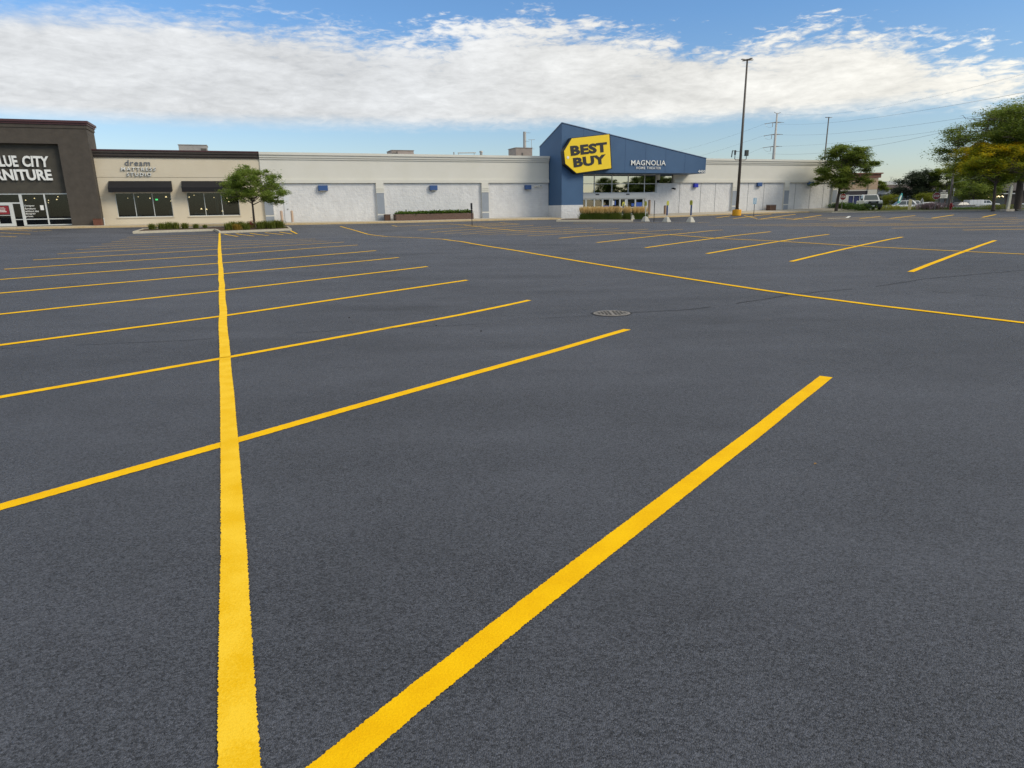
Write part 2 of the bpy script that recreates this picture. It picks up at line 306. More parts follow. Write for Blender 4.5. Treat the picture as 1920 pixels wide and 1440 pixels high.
# ---------------------------------------------------------------- mesh helpers
class MB:
    def __init__(s): s.v=[]; s.f=[]
    def add(s,vs,fs):
        o=len(s.v); s.v+= [tuple(v) for v in vs]; s.f+=[tuple(i+o for i in f) for f in fs]; return s
    def box(s,x0,x1,y0,y1,z0,z1):
        v=[(x0,y0,z0),(x1,y0,z0),(x1,y1,z0),(x0,y1,z0),(x0,y0,z1),(x1,y0,z1),(x1,y1,z1),(x0,y1,z1)]
        return s.add(v,[(0,3,2,1),(4,5,6,7),(0,1,5,4),(1,2,6,5),(2,3,7,6),(3,0,4,7)])
    def prism(s,poly,a,b,axis='y'):
        """poly of (u,v) extruded along axis from a to b; y: (x,z), x: (y,z), z: (x,y)"""
        n=len(poly)
        def P(p,t): return {'y':(p[0],t,p[1]),'x':(t,p[0],p[1]),'z':(p[0],p[1],t)}[axis]
        v=[P(p,a) for p in poly]+[P(p,b) for p in poly]
        area=sum(poly[i][0]*poly[(i+1)%n][1]-poly[(i+1)%n][0]*poly[i][1] for i in range(n))
        A=tuple(range(n)); B=tuple(range(2*n-1,n-1,-1))
        fs=[A,B]+[(i,i+n,(i+1)%n+n,(i+1)%n) for i in range(n)]
        flip=(area<0)!=(axis=='y')
        flip=not flip
        if flip: fs=[tuple(reversed(f)) for f in fs]
        return s.add(v,fs)
    def tube(s,pts,rads,n=8,cap=True):
        pts=[Vector(p) for p in pts]
        if isinstance(rads,(int,float)): rads=[rads]*len(pts)
        v=[];f=[]
        up=Vector((0,0,1)); prev=None
        for i,p in enumerate(pts):
            t=(pts[min(i+1,len(pts)-1)]-pts[max(i-1,0)]).normalized()
            a=t.cross(up) if abs(t.z)<.95 else t.cross(Vector((1,0,0)))
            if prev is not None and a.dot(prev)<0: a=-a
            a.normalize(); prev=a; b=t.cross(a).normalized()
            for k in range(n):
                w=2*math.pi*k/n; v.append(p+(a*math.cos(w)+b*math.sin(w))*rads[i])
        for i in range(len(pts)-1):
            for k in range(n): f.append((i*n+k,i*n+(k+1)%n,(i+1)*n+(k+1)%n,(i+1)*n+k))
        if cap: f.append(tuple(range(n-1,-1,-1))); f.append(tuple((len(pts)-1)*n+k for k in range(n)))
        return s.add(v,f)
    def cyl(s,x,y,z0,z1,r0,r1=None,n=16): return s.tube([(x,y,z0),(x,y,z1)],[r0,r0 if r1 is None else r1],n)
    def mesh(s,name):
        me=bpy.data.meshes.new(name); me.from_pydata(s.v,[],s.f); me.validate(clean_customdata=False); me.update(); return me
    def build_each(s,name,m,parent=None,bevel=0):
        # every loose piece becomes an object of its own
        par=list(range(len(s.v)))
        def fd(a):
            while par[a]!=a: par[a]=par[par[a]]; a=par[a]
            return a
        for f in s.f:
            for k in f[1:]: par[fd(k)]=fd(f[0])
        gr={}
        for f in s.f: gr.setdefault(fd(f[0]),[]).append(f)
        outs=[]
        for fs in gr.values():
            ids=sorted(set(i for f in fs for i in f)); mp={k:i for i,k in enumerate(ids)}
            q=WB(s.o) if isinstance(s,WB) else MB(); q.v=[s.v[i] for i in ids]; q.f=[tuple(mp[i] for i in f) for f in fs]; outs.append(q.build(name,m,parent,bevel=bevel))
        return outs
    def build(s,name,m,parent=None,smooth=False,bevel=0,mat=None):
        me=s.mesh(name); me.materials.append(m)
        if smooth:
            for p in me.polygons: p.use_smooth=True
        o=bpy.data.objects.new(name,me); col.objects.link(o)
        if parent is not None: o.parent=parent
        if mat is not None: o.matrix_world=mat
        if bevel:
            q=o.modifiers.new('bevel','BEVEL'); q.width=bevel; q.segments=2; q.limit_method='ANGLE'
        return o
def tag(o,label=None,cat=None,group=None,kind=None):
    if label: o['label']=label
    if cat: o['category']=cat
    if group: o['group']=group
    if kind: o['kind']=kind
    return o
def thing(name,label,cat,loc=(0,0,0),rz=0,group=None):
    o=bpy.data.objects.new(name,None); o.empty_display_size=.3; col.objects.link(o); o.location=loc; o.rotation_euler=(0,0,rz)
    return tag(o,label,cat,group)
def copy_tree(o,parent=None):
    c_=o.copy(); col.objects.link(c_)
    if parent is not None: c_.parent=parent
    for ch in [q for q in bpy.data.objects if q.parent==o]: copy_tree(ch,c_)
    return c_
def struct(mb,name,m,smooth=False): return tag(mb.build(name,m,smooth=smooth),kind='structure')
_fc={}
def text_verts(body,offset=0,shear=0,space=1):
    cu=bpy.data.curves.new('t','FONT'); cu.body=body; cu.size=1; cu.offset=offset; cu.shear=shear; cu.space_character=space; cu.extrude=.5; cu.resolution_u=3
    o=bpy.data.objects.new('t',cu); col.objects.link(o); dg=bpy.context.evaluated_depsgraph_get(); me=bpy.data.meshes.new_from_object(o.evaluated_get(dg))
    v=[tuple(q.co) for q in me.vertices]; f=[tuple(p.vertices) for p in me.polygons]
    bpy.data.objects.remove(o); bpy.data.curves.remove(cu); bpy.data.meshes.remove(me)
    x0=min(q[0] for q in v);x1=max(q[0] for q in v);y0=min(q[1] for q in v);y1=max(q[1] for q in v)
    return [((q[0]-x0)/(x1-x0),(q[1]-y0)/(y1-y0),q[2]+.5) for q in v],f
def text_on(mb,body,bl,br,tl,d,depth,offset=0,space=1,shear=0,org=(0,0,0)):
    """letters on the plane y=d (wall frame), front face at y=d-depth; corners are (s,z)"""
    v,f=text_verts(body,offset,shear,space)
    out=[(bl[0]+u*(br[0]-bl[0])+w*(tl[0]-bl[0])-org[0], d-depth*t-org[1], bl[1]+u*(br[1]-bl[1])+w*(tl[1]-bl[1])-org[2]) for u,w,t in v]
    mb.add(out,f); return mb
def wthing(name,label,cat,s,d,z,group=None):
    """thing standing in the shopfront frame"""
    p=wall(s,d); return thing(name,label,cat,(p.x,p.y,z),TH,group)
class WB(MB):
    """builder in shopfront coordinates (s,d,z) relative to an origin"""
    def __init__(s,org): super().__init__(); s.o=org
    def mesh(s,name):
        o=s.o; s.v=[(a-o[0],b-o[1],c_-o[2]) for a,b,c_ in s.v]; return super().mesh(name)
def grid_wall(mb,s0,s1,z0,z1,d0,d1,holes):
    xs_=sorted(set([s0,s1]+[h[0] for h in holes]+[h[1] for h in holes]))
    for a,b in zip(xs_,xs_[1:]):
        hs=sorted([h for h in holes if h[0]<=a+1e-6 and h[1]>=b-1e-6],key=lambda h:h[2]); z=z0
        for h in hs:
            if h[2]>z+1e-6: mb.box(a,b,d0,d1,z,h[2])
            z=h[3]
        if z1>z+1e-6: mb.box(a,b,d0,d1,z,z1)
# ================================================================ ground
def axis(a,b,step,far):
    l=[a+step*i for i in range(int((b-a)/step)+1)]
    k=step*4
    while l[-1]<far: l.append(l[-1]+k); k*=1.7
    k=step*4
    while l[0]>-far: l.insert(0,l[0]-k); k*=1.7
    return l
ax_,ay_=axis(-70,100,1,3500),axis(-20,100,1,3500)
mb=MB(); nx=len(ax_)
v=[(x,y,zg(x,y)) for y in ay_ for x in ax_]
f=[(j*nx+i,j*nx+i+1,(j+1)*nx+i+1,(j+1)*nx+i) for j in range(len(ay_)-1) for i in range(nx-1)]
mb.add(v,f); lot=struct(mb,'parking_lot',ASPH,True)

def resample(pts,seg):
    out=[]
    for a,b in zip(pts,pts[1:]):
        a=Vector(a[:2]);b=Vector(b[:2]);n=max(1,int((b-a).length/seg))
        out+=[a+(b-a)*i/n for i in range(n)]
    out.append(Vector(pts[-1][:2])); return out
def stripe(mb,pts,w,lift=.005,seg=.5,jit=0,wob=0,seed=0,cut=0):
    P=resample(pts,seg); L=[];rnd=random.Random(seed)
    for i,p in enumerate(P):
        t=(P[min(i+1,len(P)-1)]-P[max(i-1,0)]).normalized(); nrm=Vector((-t.y,t.x))
        k=wob*(noise.noise(Vector((p.x*.9,p.y*.9,seed)))) 
        e=cut if i in (0,len(P)-1) else 0
        a=p+nrm*(w/2+k+rnd.uniform(-jit,jit)+wob*.35*noise.noise(Vector((p.x*2,p.y*2,seed+9)))); b=p-nrm*(w/2-k+rnd.uniform(-jit,jit))
        L.append(a);L.append(b)
    v=[(q.x,q.y,zg(q.x,q.y)+lift) for q in L]
    mb.add(v,[(2*i+1,2*i+3,2*i+2,2*i) for i in range(len(P)-1)])
def S(x,y): h=hit(x,y); return (h.x,h.y)
# --- first double row of angled stalls
stalls=MB()
THr=.4012; ct=Vector((-math.sin(THr),math.cos(THr))); ds=Vector((math.cos(.8965),math.sin(.8965)))
rows=[ # (left point, crossing, right end) in photo columns/rows, laid on the surveyed ground
 [(0,951),(213,891),(430,830),(708,751),(1176.5,617.8)],[(0,745),(340,685.4),(421.9,671.2),(580,642.5),(992.5,563)],[(0,647.5),(418.3,592.7),(876,525.5)],
 [(0,589.6),(416.2,545),(801,500)],[(0,550),(414.4,513.7),(747.5,483)],[(0,524.4),(412.5,493.7),(705,470)],
 [(8,505),(412,478.4),(671,459.6)],[(62,487.7),(411.6,467.5),(645,454)]]
def ext(p,q,d):
    p=Vector(p);q=Vector(q); return tuple(p+(p-q).normalized()*d)
for n,r in enumerate(rows):
    P=[S(*q) for q in r]
    if n<6: # carry on to the full stall length outside the frame on the left
        L=5.6-(Vector(P[0])-Vector(S(*r[{0:2,1:2}.get(n,1)]))).length
        if L>0: P=[ext(P[0],P[1],L)]+P
    stripe(stalls,P,.104 if n<2 else .118,.003 if n<2 else .005,.012 if n<1 else (.03 if n<2 else .15),.0028 if n<2 else .002,.007,n)
o0=Vector((-1.9273,4.2355))
for n in range(8,15):
    c_=o0+ct*3.17*n; 
    stripe(stalls,[c_-ds*5.8,c_+ds*(5.55 if n<11 else .1)],.125,.005,.5,0,.01,n)
# the near stall line
P=[S(*q) for q in [(618,1440),(800,1291),(1117.7,1040),(1406,820),(1549,706.5)]]
stripe(stalls,[ext(P[0],P[1],.9)]+P,.108,.003,.005,.0028,.006,31)
# lines behind the camera and beside it
for n in (-2,-3): 
    c_=o0+ct*3.17*n; stripe(stalls,[c_-ds*5.6,c_+ds*5.6],.10,.005,.5)
# --- second double row
st2=[((1707,510),(1866,451)),((1483,490.5),(1692,444.5)),((1325.5,475.7),(1554,439.5)),((1210,464.7),(1445,434.5)),((1119,455),(1355,431.3)),((1048,446.7),(1280,430)),((990,442.5),(1216,429.7)),((948,441),(1160,428.3)),((900,440.5),(1112,427.3)),((866,439.5),(1070,426)),((833,438.3),(1033,424.7)),((808,436),(1000,422.5)),((784,431.5),(975,420))]
for n,(a,b) in enumerate(st2): stripe(stalls,[S(*a),S(*b)],.125,.005,.3,0,.012,40+n)
for n in range(1,4):
    c_=Vector((8.56,14.26))-ct*3.17*n; stripe(stalls,[c_,c_+ds*11.4],.10,.005,.5)
# --- third row, angled the other way, and the faint ones beyond it
r3=[(1805,431.5),(1673,428),(1562,424.5),(1470,424.2),(1393,423.7),(1328,422.5)]
d3=Vector((math.cos(R(1.2)),math.sin(R(1.2))))
for n,q in enumerate(r3):
    A=Vector(S(*q)); stripe(stalls,[A,A+d3*11.5],.2,.005,.5)
for n in range(1,7):
    A=Vector((22.02,32.9))-Vector((-1.3,3.1))*n; stripe(stalls,[A,A+d3*11.5],.2,.005,.5)
for n in range(8):
    A=Vector((40.5,42))+Vector((-1.6,3.2))*n-Vector((6,0)) ; stripe(stalls,[A,A+d3*9],.2,.005,.5)
# --- storefront stalls
fr=[((1343,408.5),(1370,404.7)),((1375,410),(1447,401.3)),((1425,411),(1492,401.8)),((1487,411.5),(1540,403.5)),((1612,410),(1651,405.7)),((1668,409.7),(1716,404.2)),((1748,409),(1788,403)),((1842,407.5),(1867,402.3))]
for a,b in fr: stripe(stalls,[S(*a),S(*b)],.2,.005,.5)
for a,b in [((0,436.5),(57,439)),((0,443),(31,444)),((0,431),(60,433.4)),((62,433.8),(97,432))]: stripe(stalls,[S(*a),S(*b)],.12,.005,.5)
struct(stalls,'stall_lines',YEL)
# --- centre lines, lane line, hatching
cl=MB(); P=[S(*q) for q in [(451,1440),(441.5,1180),(430.7,830),(422,671),(418.5,592),(414.5,514),(411.5,467)]]
stripe(cl,[ext(P[0],P[1],1.6)]+P[:4],.112,.0055,.005,.0032,.006,5)
stripe(cl,P[3:]+[tuple(o0+ct*3.17*14.8)],.112,.009,.05,.003,.012,6)
struct(cl,'centre_line',YEL2)
c2=MB(); stripe(c2,[S(*q) for q in [(840,420),(870,422),(900,425.5),(942,430),(980,433.5),(1040,434.7),(1100,435.7),(1180,437.2),(1250,440.2),(1345,447.3),(1448,452),(1500,455),(1605,461.6),(1810,472),(1920,477)]]+[(16.2,12.5)],.12,.009,.4,0,.01,8)
struct(c2,'second_centre_line',YEL)
ll=MB(); P=[S(*q) for q in [(638,424.5),(662,431),(685,438),(703,441.5),(760,445),(820,448),(848,451.5),(865,453),(900,460),(962,469),(1025,480),(1260,518.5),(1380,537),(1480,552),(1920,606)]]
# smooth the painted curve
def smooth(P,k):
    for _ in range(k):
        Q=[P[0]]
        for a,b in zip(P,P[1:]): Q+= [tuple(Vector(a)*.75+Vector(b)*.25),tuple(Vector(a)*.25+Vector(b)*.75)]
        P=Q+[P[-1]]
    return P
stripe(ll,smooth(P,2)+[(9.2,3.2)],.115,.0075,.06,.002,.006,9); struct(ll,'lane_line',YEL)
hb=MB()
edge=[S(416,439),S(556,438.3)]
for a,b in [((420,438.8),(446,443.7)),((443,438.2),(476,442.9)),((468,437.3),(504,441.8)),((497,436.3),(531,440.2)),((524,435.2),(548,439)),((545,432.5),(557,438.5))]: stripe(hb,[S(*a),S(*b)],.12,.007,.4)
for a,b in [((745,424.6),(735,423)),((745,424.5),(840,420.5)),((936,417.3),(971,420)),((860,422),(936,418.5)),((880,423.6),(950,420)),((1075,418.5),(1330,417)),((1395,404),(1420,410)),((1445,407),(1487,411))]: stripe(hb,[S(*a),S(*b)],.12,.0065,.4)
struct(hb,'hatched_markings',YEL)
ar=MB()
A=Vector(S(1552,409.6));B=Vector(S(1588,408.7)); 
stripe(ar,[A,B],.4,.007,.5); stripe(ar,[B,Vector(S(1593,405.2))],.25,.0072,.5)
struct(ar,'lane_arrow',WHT)
# --- cracks
ck=MB()
def crack(P,w,seed,gaps=.25):
    Q=resample([S(*q) for q in P],.05); rnd=random.Random(seed); run=[]
    for i,p in enumerate(Q):
        g=noise.noise(Vector((i*.045,seed,0)))
        if g<-gaps:
            if len(run)>3: stripe(ck,run,w*1.5,.006,1)
            run=[]; continue
        run.append((p.x+.02*noise.noise(Vector((i*.22,seed,3)))+rnd.uniform(-.004,.004),p.y+.035*noise.noise(Vector((i*.17,seed,8)))+rnd.uniform(-.006,.006)))
    if len(run)>3: stripe(ck,run,w*1.5,.006,1)
crack([(0,653),(340,639),(420,634),(560,624),(780,613),(870,610),(1000,598),(1114,592)],.008,2,.12)
crack([(1180,587),(1300,580),(1430,562),(1480,553),(1520,549),(1640,538),(1735,523),(1920,507)],.014,4,.3)
crack([(1745,546),(1810,552),(1920,560)],.009,6,.2); crack([(1290,500),(1420,508),(1500,504)],.008,7,.1)
crack([(1590,487),(1640,485)],.01,9,.5)
struct(ck,'pavement_cracks',CRK)
# --- storm drain: ring frame, slotted grate halves, dark pit rim
p=hit(1147,588); dr=thing('storm_drain','cast iron storm drain grate with patterned slots set in dark asphalt','drain cover',(p.x,p.y,p.z+.004))
mr_=MB(); n=40
for a in range(n):
    t0,t1=2*math.pi*a/n,2*math.pi*(a+1)/n; 
    def q(r,t,z): return (r*math.cos(t),r*math.sin(t),z)
    mr_.add([q(.335,t0,.004),q(.335,t1,.004),q(.295,t1,.006),q(.295,t0,.006)],[(0,1,2,3)])
IRON=pm('worn_iron',(.13,.11,.085),(.36,.32,.27),14,.5,.3,60,metal=.4); mr_.build('frame_ring',IRON,dr)
pit=MB(); pit.add([(.296*math.cos(2*math.pi*a/32),.296*math.sin(2*math.pi*a/32),.001) for a in range(32)],[tuple(range(32))]); pit.build('pit',CRK,dr)
gr=MB(); gr.add([(.292*math.cos(2*math.pi*a/40),.292*math.sin(2*math.pi*a/40),.007) for a in range(40)],[tuple(range(40))]); nplate=len(gr.f); sl_=gr
for sgn in (1,-1):
    for row in range(4):
        x=sgn*(.05+row*.062)
        for k in range(-4,5):
            y=k*.062; 
            if math.hypot(x,y)>.25: continue
            dy=.022*(1 if k>0 else -1 if k<0 else 0)
            q4=[(x-sgn*.022,y-.016,.0095),(x+sgn*.022,y-.016+dy,.0095),(x+sgn*.022,y+.016+dy,.0095),(x-sgn*.022,y+.016,.0095)]
            sl_.add(q4,[(0,1,2,3) if sgn>0 else (3,2,1,0)])
grate=gr.build('grate',IRON,dr); grate.data.materials.append(CRK)
for i_,p_ in enumerate(grate.data.polygons): p_.material_index=0 if i_<nplate else 1
ring=MB()
for a in range(n):
    t0,t1=2*math.pi*a/n,2*math.pi*(a+1)/n; ra=.37+.03*noise.noise(Vector((math.cos(t0)*2,math.sin(t0)*2,1))); rb=.37+.03*noise.noise(Vector((math.cos(t1)*2,math.sin(t1)*2,1)))
    ring.add([q(ra,t0,.000),q(rb,t1,.000),q(.336,t1,.001),q(.336,t0,.001)],[(0,1,2,3)])
ring.build('tar_ring',CRK,dr); dr.scale=(.82,.82,1)

# ================================================================ kerbs, sidewalk, islands
sw=MB(); kb=MB(); ss=[-45+1.5*i for i in range(77)]
def swz(s,t): # t 0..1 from kerb to wall
    p=wall(s,61); k=zg(p.x,p.y)+.15; b=basez(s); return k+(b-k)*t
vv=[]
for s in ss:
    for d,t in ((61.16,0),(62,.4),(63,.8),(64.6,1),(66,1)):
        p=wall(s,d); vv.append((p.x,p.y,swz(s,t)))
sw.add(vv,[(i*5+k,(i+1)*5+k,(i+1)*5+k+1,i*5+k+1) for i in range(len(ss)-1) for k in range(4)])
sw.f=[tuple(f_) for f_ in sw.f]; struct(sw,'sidewalk',CONC)
vv=[]
for s in ss:
    p=wall(s,61); z=zg(p.x,p.y)
    for d,zz in ((61,z-.05),(61.0,z+.135),(61.015,z+.15),(61.16,z+.1502)):
        p=wall(s,d); vv.append((p.x,p.y,zz))
kb.add(vv,[(i*4+k,(i+1)*4+k,(i+1)*4+k+1,i*4+k+1) for i in range(len(ss)-1) for k in range(3)]); struct(kb,'curb',CURBY)
def island(poly,name,top,kerbm,h=.15,kw=.16,crown=.08):
    P=[Vector(p[:2]) for p in poly]; c_=sum(P,Vector((0,0)))/len(P)
    area=sum(P[i].x*P[(i+1)%len(P)].y-P[(i+1)%len(P)].x*P[i].y for i in range(len(P)))
    if area<0: P.reverse()
    Q=[]
    for a,b in zip(P,P[1:]+P[:1]):
        n=max(1,int((b-a).length/.7)); Q+=[a+(b-a)*i/n for i in range(n)]
    n=len(Q); inn=[]
    for i in range(n):
        t=(Q[(i+1)%n]-Q[i-1]).normalized(); inn.append(Q[i]+Vector((-t.y,t.x))*kw)
    k=MB()
    v=[(q.x,q.y,zg(q.x,q.y)-.05) for q in Q]+[(q.x,q.y,zg(q.x,q.y)+h-.015) for q in Q]+[(q.x+(w-q).x*.1,q.y+(w-q).y*.1,zg(q.x,q.y)+h) for q,w in zip(Q,inn)]+[(q.x,q.y,zg(q.x,q.y)+h) for q in inn]+[(q.x,q.y,zg(q.x,q.y)+h-.1) for q in inn]
    fs=[(l*n+i,l*n+(i+1)%n,(l+1)*n+(i+1)%n,(l+1)*n+i) for l in range(4) for i in range(n)]
    k.add(v,fs); struct(k,name+'_curb',kerbm)
    m=MB(); import mathutils.geometry as mg
    tri=mg.tessellate_polygon([[Vector((q.x,q.y,0)) for q in inn]])
    vs=[]
    for q in inn: vs.append((q.x,q.y,zg(q.x,q.y)+h-.04))
    m.add(vs,[tuple(t) for t in tri]); 
    me=m.mesh(name)
    o=struct(m,name,top); return Q
I1=[S(249,438.2),S(402,433),S(411,437.6),S(547,432),S(541,427.6),S(415,427.5),S(268,432.2)]
island(I1,'planting_island',MULCH,CURB)
I2=[S(1043,415.8),S(1052,412.6),S(1120,411.2),S(1180,411.2),S(1187,413.5),S(1186,416)]
island(I2,'entrance_island',MULCH,CURB)
kq=[S(1518,398.5),S(1560,399.2),S(1620,398.7),S(1700,396.9),S(1800,395.7),S(1919,395.2)]
far=Vector((75,52)); 
I3=[kq[0]]+kq[1:]+[(66,58),(72,62),(60,82),(50,92),(38,90)]
island(I3,'landscape_strip',GRASSM,CURB)

# ================================================================ building A: dark furniture store
z0=-.1
O=wall(-13,63); A=thing('store_building','dark brown stucco furniture store with maroon coping at the left edge','store building',(O.x,O.y,0),TH); oa=(-13,63,0)
sR=-10.56; sL=-30; zt=8.3
gl_s1=-12.6; gl_s0=-30.2; gl_z1=3.27; gb=.82
w=WB(oa); rs=-12.64; rz=6.9
# outer frame of the tower (proud), recessed sign panel behind it
grid_wall(w,sL,sR,z0,zt,63,63.45,[(sL,rs,z0,rz)])
w.box(sR-.02,sR,63.46,66,basez(-11)+.0,zt) ; w.build('front_wall',DSTU,A)
w=WB(oa); grid_wall(w,sL,rs+.3,gl_z1,rz+.3,63.452,63.8,[]); w.build('sign_panel',DSTU2,A)
w=WB(oa); w.box(sL,sR-.03,63.81,66,3.3,zt-.1); w.box(sL,sR-.03,66.001,84,3.3,6.2); w.build('roof_block',DSTU,A)
w=WB(oa); w.box(sL,sR+.12,62.88,66.1,zt,zt+.13); w.box(sL,sR+.2,62.8,66.2,zt+.132,zt+.3); w.build('coping',MAROON,A)
w=WB(oa); w.box(sL,sR+.06,62.95,66.02,zt-.26,zt-.002); w.build('cornice_band',DSTU,A)
# glazed shopfront
def bars(org,parent,rects,d0,d1,name='window_frame',m=ALU):
    w=WB(org)
    for k,(a,b,c_,d_) in enumerate(rects): w.box(a,b,d0+.0007*k,d1-.0007*k,c_,d_)
    return w.build(name,m,parent)
xm=lambda x,y,d=63.5: WP(x,y,d)[0]
m1a,m1b=xm(37,375),xm(41,375); m2=xm(84,375); dleft=xm(2,400)
fr1=bars(oa,A,[(sL,rs+.02,gl_z1-.09,gl_z1),(rs-.08,rs+.02,gb,gl_z1-.09),(m2-.05,m2+.05,gb,gl_z1-.09),(m1a-.03,m1b+.03,gb,gl_z1-.09),
   (m1b+.03,m2-.05,1.28,1.35),(m2+.05,rs-.08,1.28,1.35),(m1b+.03,m2-.05,gb,gb+.08),(m2+.05,rs-.08,gb,gb+.08),(sL,m1a-.03,2.50,2.60),(sL,-16.9,gb,gb+.07)],63.5,63.62)
w=WB(oa); w.box(sL,rs,63.56,63.57,gb,gl_z1); pane=w.build('window_pane',GLASS,fr1)
# doors with frames
d1=m1a-.03
for k in range(2):
    b=d1-.62-k*1.12; a=b-1.05
    dw_=bars(oa,A,[(a,a+.13,gb,2.50),(b-.13,b,gb,2.50),(a+.13,b-.13,2.38,2.50),(a+.13,b-.13,gb,gb+.2),(a+.13,b-.13,1.62,1.66)],63.46,63.64,'door')
    bars(oa,dw_,[(b-.22 if k else a+.15,b-.17 if k else a+.2,1.55,2.0)],63.36,63.44,'door_handle',STEEL)
    if k==0: bars(oa,dw_,[(a+.16,b-.16,1.72,2.34)],63.44,63.455,'door_poster',RED)
bars(oa,A,[(d1-.62,d1-.5,gb,2.5),(d1-.5,d1,1.28,1.34)],63.5,63.6,'sidelight_frame')
# interior
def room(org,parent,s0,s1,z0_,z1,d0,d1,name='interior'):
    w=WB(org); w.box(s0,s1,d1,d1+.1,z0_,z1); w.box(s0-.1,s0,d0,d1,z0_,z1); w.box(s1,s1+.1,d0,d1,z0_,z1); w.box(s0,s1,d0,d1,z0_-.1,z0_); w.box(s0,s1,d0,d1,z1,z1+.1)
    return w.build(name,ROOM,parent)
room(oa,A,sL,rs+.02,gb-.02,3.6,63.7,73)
LAMPG=pm('lamp_glow',(1,.8,.5),None,1,.5,emit=(1,.72,.38),estr=3.5); LAMPW=pm('lamp_white',(1,1,1),None,1,.5,emit=(1,.96,.9),estr=6)
def pendants(org,parent,pos,m=LAMPG):
    for s,d,z,r in pos:
        w=WB(org); n=8; w.tube([(s,d,z),(s,d,z+r*1.3)],[r,r*.25],n); L_=w.build('pendant_lamp',m,parent); w=WB(org); w.tube([(s,d,z+r*1.3),(s,d,z+1.0)],.006,4,False); w.build('cord',BLACKM,L_)
pendants(oa,A,[(-15.3,65,2.9,.05),(-14.6,66,2.75,.05),(-13.9,65.5,2.8,.06),(-13.6,64.6,3.0,.05),(-14.3,64.5,2.55,.04),(-16.4,67,2.8,.05),(-12.9,66,2.9,.03),(-13.1,67,2.9,.03)])
COLB=pm('interior_column',(.25,.36,.40),None,1,.7)
w=WB(oa); w.box(-14.75,-14.5,65.2,65.45,gb,3.6); w.build('interior_column',COLB,A)
w=WB(oa)
for (s,d,hh) in ((-14.2,65,.5),(-13.6,66,.6),(-13.2,65.2,.45),(-15.5,67,.5)): w.box(s,s+.5,d,d+.5,gb+.02,gb+hh); w.box(s,s+.5,d+.4,d+.5,gb+hh,gb+hh*2)
w.build_each('display_furniture',BROWNB,A)
# window lettering
w=WB(oa)
lines=['Designer','furniture','without the','designer','prices.']
for k,t in enumerate(lines):
    zc=2.30-k*.20; a=xm(45.5+k*.6,385+k*5); wd=[.78,.82,1.05,.80,.60][k]*.85
    text_on(w,t,(a,zc-.05),(a+wd,zc-.05),(a,zc+.10),63.55,.006,.01); w.build('window_lettering',LETW,A); w=WB(oa)

for za_,xa_,xb_,h_,n_ in ((2.20,-.84,-.42,.03,6),(2.12,-.80,-.36,.03,7),(1.99,-.82,-.38,.07,5),(1.88,-.80,-.32,.07,6)):   # unreadable at this distance: rows of letter-sized strokes
    for k_ in range(n_):
        q0_=d1-.62+xa_+(xb_-xa_)*k_/n_; w.box(q0_,q0_+(xb_-xa_)/n_*.72,63.424,63.43,za_,za_+h_)
    w.build('poster_lettering',LETW,A); w=WB(oa)
w.box(xm(74.3,384),xm(84,384)-.12,63.545,63.552,2.0,2.36)
w.build('window_notice',LETW,A)
# big letters
def sign(name,label,parts,dl,org,backd=None):
    """parts: list of (text,bl,br,tl,offset,space,mat,sidemat)"""
    p=wall(org[0],org[1]); T=thing(name,label,'sign',(p.x,p.y,org[2]),TH)
    for (t,bl,br,tl,off,sp_,m,m2_,th_) in parts:
        w=WB(org); w.o=(0,0,0); text_on(w,t,bl,br,tl,dl-th_,.012,off,sp_,org=org); w.build('lettering',m,T)
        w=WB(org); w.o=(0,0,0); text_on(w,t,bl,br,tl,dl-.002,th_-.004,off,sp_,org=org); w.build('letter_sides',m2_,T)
    return T
yb=lambda x,y,d=63.45: WP(x,y,d)
def quad(x0,y0,x1,y1,xt,yt,d): return WP(x0,y0,d),WP(x1,y1,d),WP(xt,yt,d)
b,r_,t_=quad(44,313,93.5,313.8,41.5,292,63.45)
wdl=r_[0]-b[0]
parts=[('CITY',b,r_,t_,.035,1.0,LETW,LETG,.16)]
b2,r2,t2=quad(-2,312.4,37,313,-4,291.3,63.45); wd2=r2[0]-b2[0]
parts.append(('VALUE',(b2[0]-wd2*.62,b2[1]-.01),(r2[0]-.02,r2[1]-.01),(b2[0]-wd2*.62-.05,t2[1]),.035,1.0,LETW,LETG,.16))
b3,r3_,t3=quad(3,338,100.5,338.5,2,317.5,63.45); wd3=r3_[0]-b3[0]
parts.append(('FURNITURE',(b3[0]-wd3*.42,b3[1]-.01),(r3_[0],r3_[1]),(b3[0]-wd3*.42-.04,t3[1]),.035,1.0,LETW,LETG,.16))
sign('store_sign','large white block letters reading VALUE CITY FURNITURE on dark stucco wall',parts,63.45,(-14.5,63.4,4.2))

# ================================================================ building B: beige mattress store
ob=(-4,64,0); O=wall(-4,64); Bd=thing('store_building','beige stucco mattress store with brown cornice and two black awnings','store building',(O.x,O.y,0),TH)
sB0,sB1=sR+.001,1.86
a1,b1_=-9.52,-5.40; a2,b2_=-4.22,-.16; zb,ztp=1.33,3.3
w=WB(ob); grid_wall(w,sB0,sB1,z0,4.46,64,64.35,[(a1,b1_,zb,ztp),(a2,b2_,zb,ztp)]); w.build('front_wall',BEIGE,Bd)
w=WB(ob); w.box(sB0,sB1,63.98,64.3,4.50,6.02); w.box(sB0,sB1,64.02,64.3,4.46,4.50); w.build('upper_wall',BEIGE,Bd)
w=WB(ob); w.box(sB0,sB1,64.36,90,4.5,6.3); w.build('roof_block',BEIGE,Bd)
w=WB(ob)
for k,(za,zb_,pd) in enumerate([(6.02,6.14,.10),(6.142,6.36,.18),(6.362,6.52,.26)]): w.box(sB0+.003,sB1,63.98-pd,64.4,za,zb_)
w.build('cornice',BROWNC,Bd)
